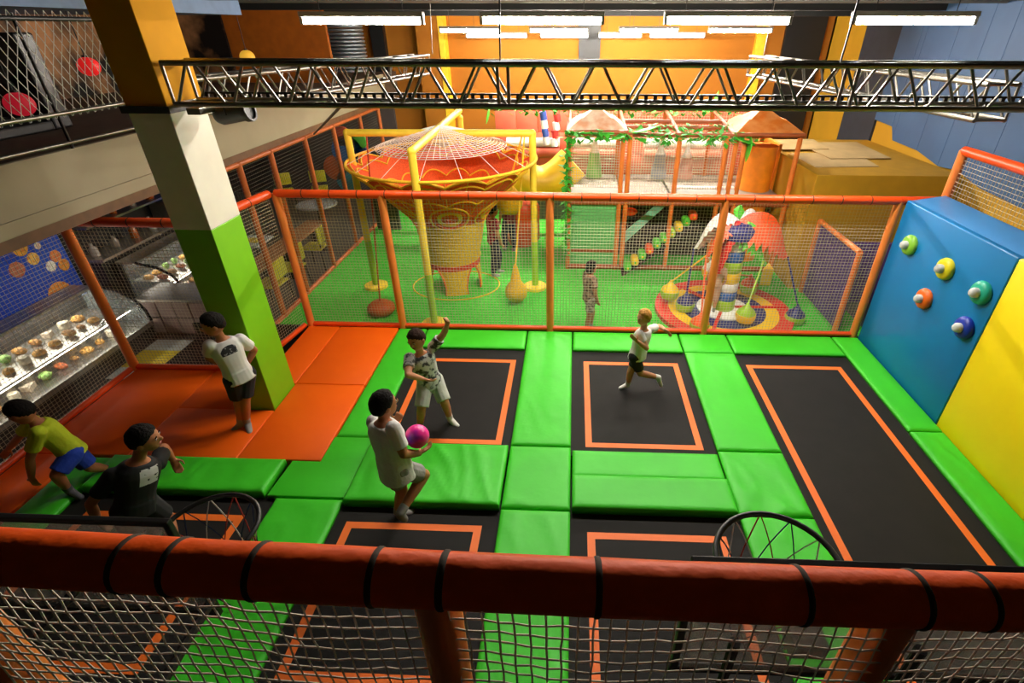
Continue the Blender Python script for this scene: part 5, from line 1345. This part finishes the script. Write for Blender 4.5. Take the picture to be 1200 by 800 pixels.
# ================================================================== UPPER LEFT: ARCADE FLOOR ON THE MEZZANINE
mr = thing('mezzanine_net', 'white diamond net with steel rails along the mezzanine edge', 'net', (XM, 4.6, 2.64))
MB().tube([(XM, 2.2, 2.69), (XM, 6.1, 2.69)], 0.016, 8).build('rail', M_ALU, mr, smooth=True)
MB().tube([(XM, 2.2, 2.93), (XM, 6.1, 2.93)], 0.02, 8).build('rail', M_ALU, mr, smooth=True)
MB().tube([(XM, 2.2, 3.66), (XM, 6.1, 3.66)], 0.02, 8).build('rail', M_BLACK, mr, smooth=True)
for y in (3.0, 4.75, 6.05): MB().tube([(XM, y, 2.64), (XM, y, 3.7)], 0.014, 8).build('post', M_DARKMETAL, mr, smooth=True)
dn = MB()
zt_, zb_ = 3.72, 2.9; y = 2.0
while y < 6.2:
    for s in (1, -1):
        pts = []
        for j in range(9):
            yy = y + s * 0.42 * j / 8
            pts.append(V((XM + 0.01 * math.sin(j), yy, zt_ + (zb_ - zt_) * j / 8)))
        if all(2.1 < p.y < 6.12 for p in pts): dn.tube(pts, 0.0035, 4, False)
    y += 0.085
dn.build('diamond_net', mat('white_net_cord', '#EFEDE2'), mr)
# arcade motorcycle
am = thing('arcade_motorcycle', 'black arcade motorcycle ride standing on the mezzanine', 'arcade machine', (-6.0, 5.3, 2.62))
c = V((-6.0, 5.1, 2.62))
MB().box((c.x - 0.3, c.y - 0.7, 2.62), (c.x + 0.3, c.y + 0.7, 2.72)).build('base', M_BLACK, am, bevel=0.02)
MB().ball(c + V((0, 0, 0.5)), (0.22, 0.55, 0.22), 16, 10).build('body', mat('glossy_black', '#101014', 0.25), am, smooth='all')
MB().ball(c + V((0, 0.1, 0.72)), (0.18, 0.3, 0.16), 14, 8).build('tank', mat('glossy_black', '#101014'), am, smooth='all')
for dy in (-0.5, 0.5):
    MB().tube([c + V((0, dy + 0.22 * math.cos(a), 0.32 + 0.22 * math.sin(a))) for a in [k * math.pi / 12 for k in range(24)]], 0.06, 8, closed=True).build('wheel', M_BLACK, am, smooth=True)
MB().tube([c + V((-0.3, 0.4, 0.92)), c + V((0, 0.46, 0.86)), c + V((0.3, 0.4, 0.92))], 0.018, 6).build('handlebar', M_ALU, am)
MB().box((c.x - 0.28, c.y + 0.72, 2.62), (c.x + 0.28, c.y + 0.95, 3.55)).build('screen_tower', mat('arcade_charcoal', '#1A1A1E', 0.4), am, bevel=0.02)
def lantern(u, v, x, r_, hx, label):
    p = atx(u, v, x)
    t = thing('round_lantern', label, 'lantern', p, 'round lanterns on the mezzanine')
    MB().ball(p, (r_, r_, r_ * 0.9), 18, 12).build('shade', mat('lantern_' + hx.strip('#'), hx, 0.5, emit=0.6), t, smooth='all')
    MB().tube([p + V((0, 0, r_ * 0.85)), (p.x, p.y, 3.76 if p.y < 8.4 else CEIL)], 0.006, 5).build('cord', M_BLACK, t)
    MB().lathe([(0.03, -0.02), (0.03, 0.02)], p + V((0, 0, r_ * 0.88)), 10).build('cap', M_BLACK, t)
lantern(104, 78, -5.6, 0.11, '#E01E1E', 'red round lantern hanging behind the diamond net')
lantern(23, 122, -5.4, 0.12, '#B01A2A', 'dark red round lantern hanging low beside the arcade motorcycle')
lantern(290, 67, -6.0, 0.13, '#F2B63A', 'glowing amber round lantern in front of the orange wall')
lantern(320, 66, -6.6, 0.12, '#5A3A8A', 'small purple round lantern in front of the orange wall')
lantern(346, 64, -6.6, 0.12, '#3A5AA8', 'small blue round lantern in front of the orange wall')
lantern(360, 62, -5.7, 0.15, '#8A1E3A', 'wine red round lantern in front of the orange wall')
rnd = random.Random(4)
for k in range(5):
    y = 3.6 + k * 0.75; x = -7.2 + rnd.uniform(-.2, .2); hgt = rnd.uniform(0.55, 0.8)
    hx, nm = (('#6A4A3A', 'brown'), ('#33363E', 'charcoal'), ('#7A5A2A', 'mustard'), ('#4A2A2A', 'maroon'), ('#2A3A4A', 'slate'))[k]
    t = thing('arcade_cabinet', nm + ' arcade cabinet with a lit screen against the cave mural', 'arcade machine', (x, y, 2.62), 'arcade cabinets')
    MB().slab([(x - 0.3, y - 0.28, 2.62), (x + 0.3, y - 0.28, 2.62), (x + 0.3, y - 0.28, 2.62 + hgt * 0.6), (x, y - 0.28, 2.62 + hgt * 0.7), (x - 0.1, y - 0.28, 2.62 + hgt), (x - 0.3, y - 0.28, 2.62 + hgt)], (0, 0.56, 0)).build('cabinet', mat('arcade_' + nm, hx, 0.5), t)
    MB().slab([(x + 0.01, y - 0.22, 2.62 + hgt * 0.72), (x + 0.01, y + 0.22, 2.62 + hgt * 0.72), (x - 0.085, y + 0.22, 2.62 + hgt * 0.97), (x - 0.085, y - 0.22, 2.62 + hgt * 0.97)], (0.012, 0, 0.005)).build('screen', emis('arcade_screen_%d' % k, 0.7, ((1, .6, .3), (.9, .7, .5), (1, .5, .2), (.8, .6, .4), (.5, .6, 1))[k]), t)
    MB().box((x + 0.02, y - 0.24, 2.62 + hgt * 0.60), (x + 0.30, y + 0.24, 2.62 + hgt * 0.63)).build('control_panel', M_BLACK, t)
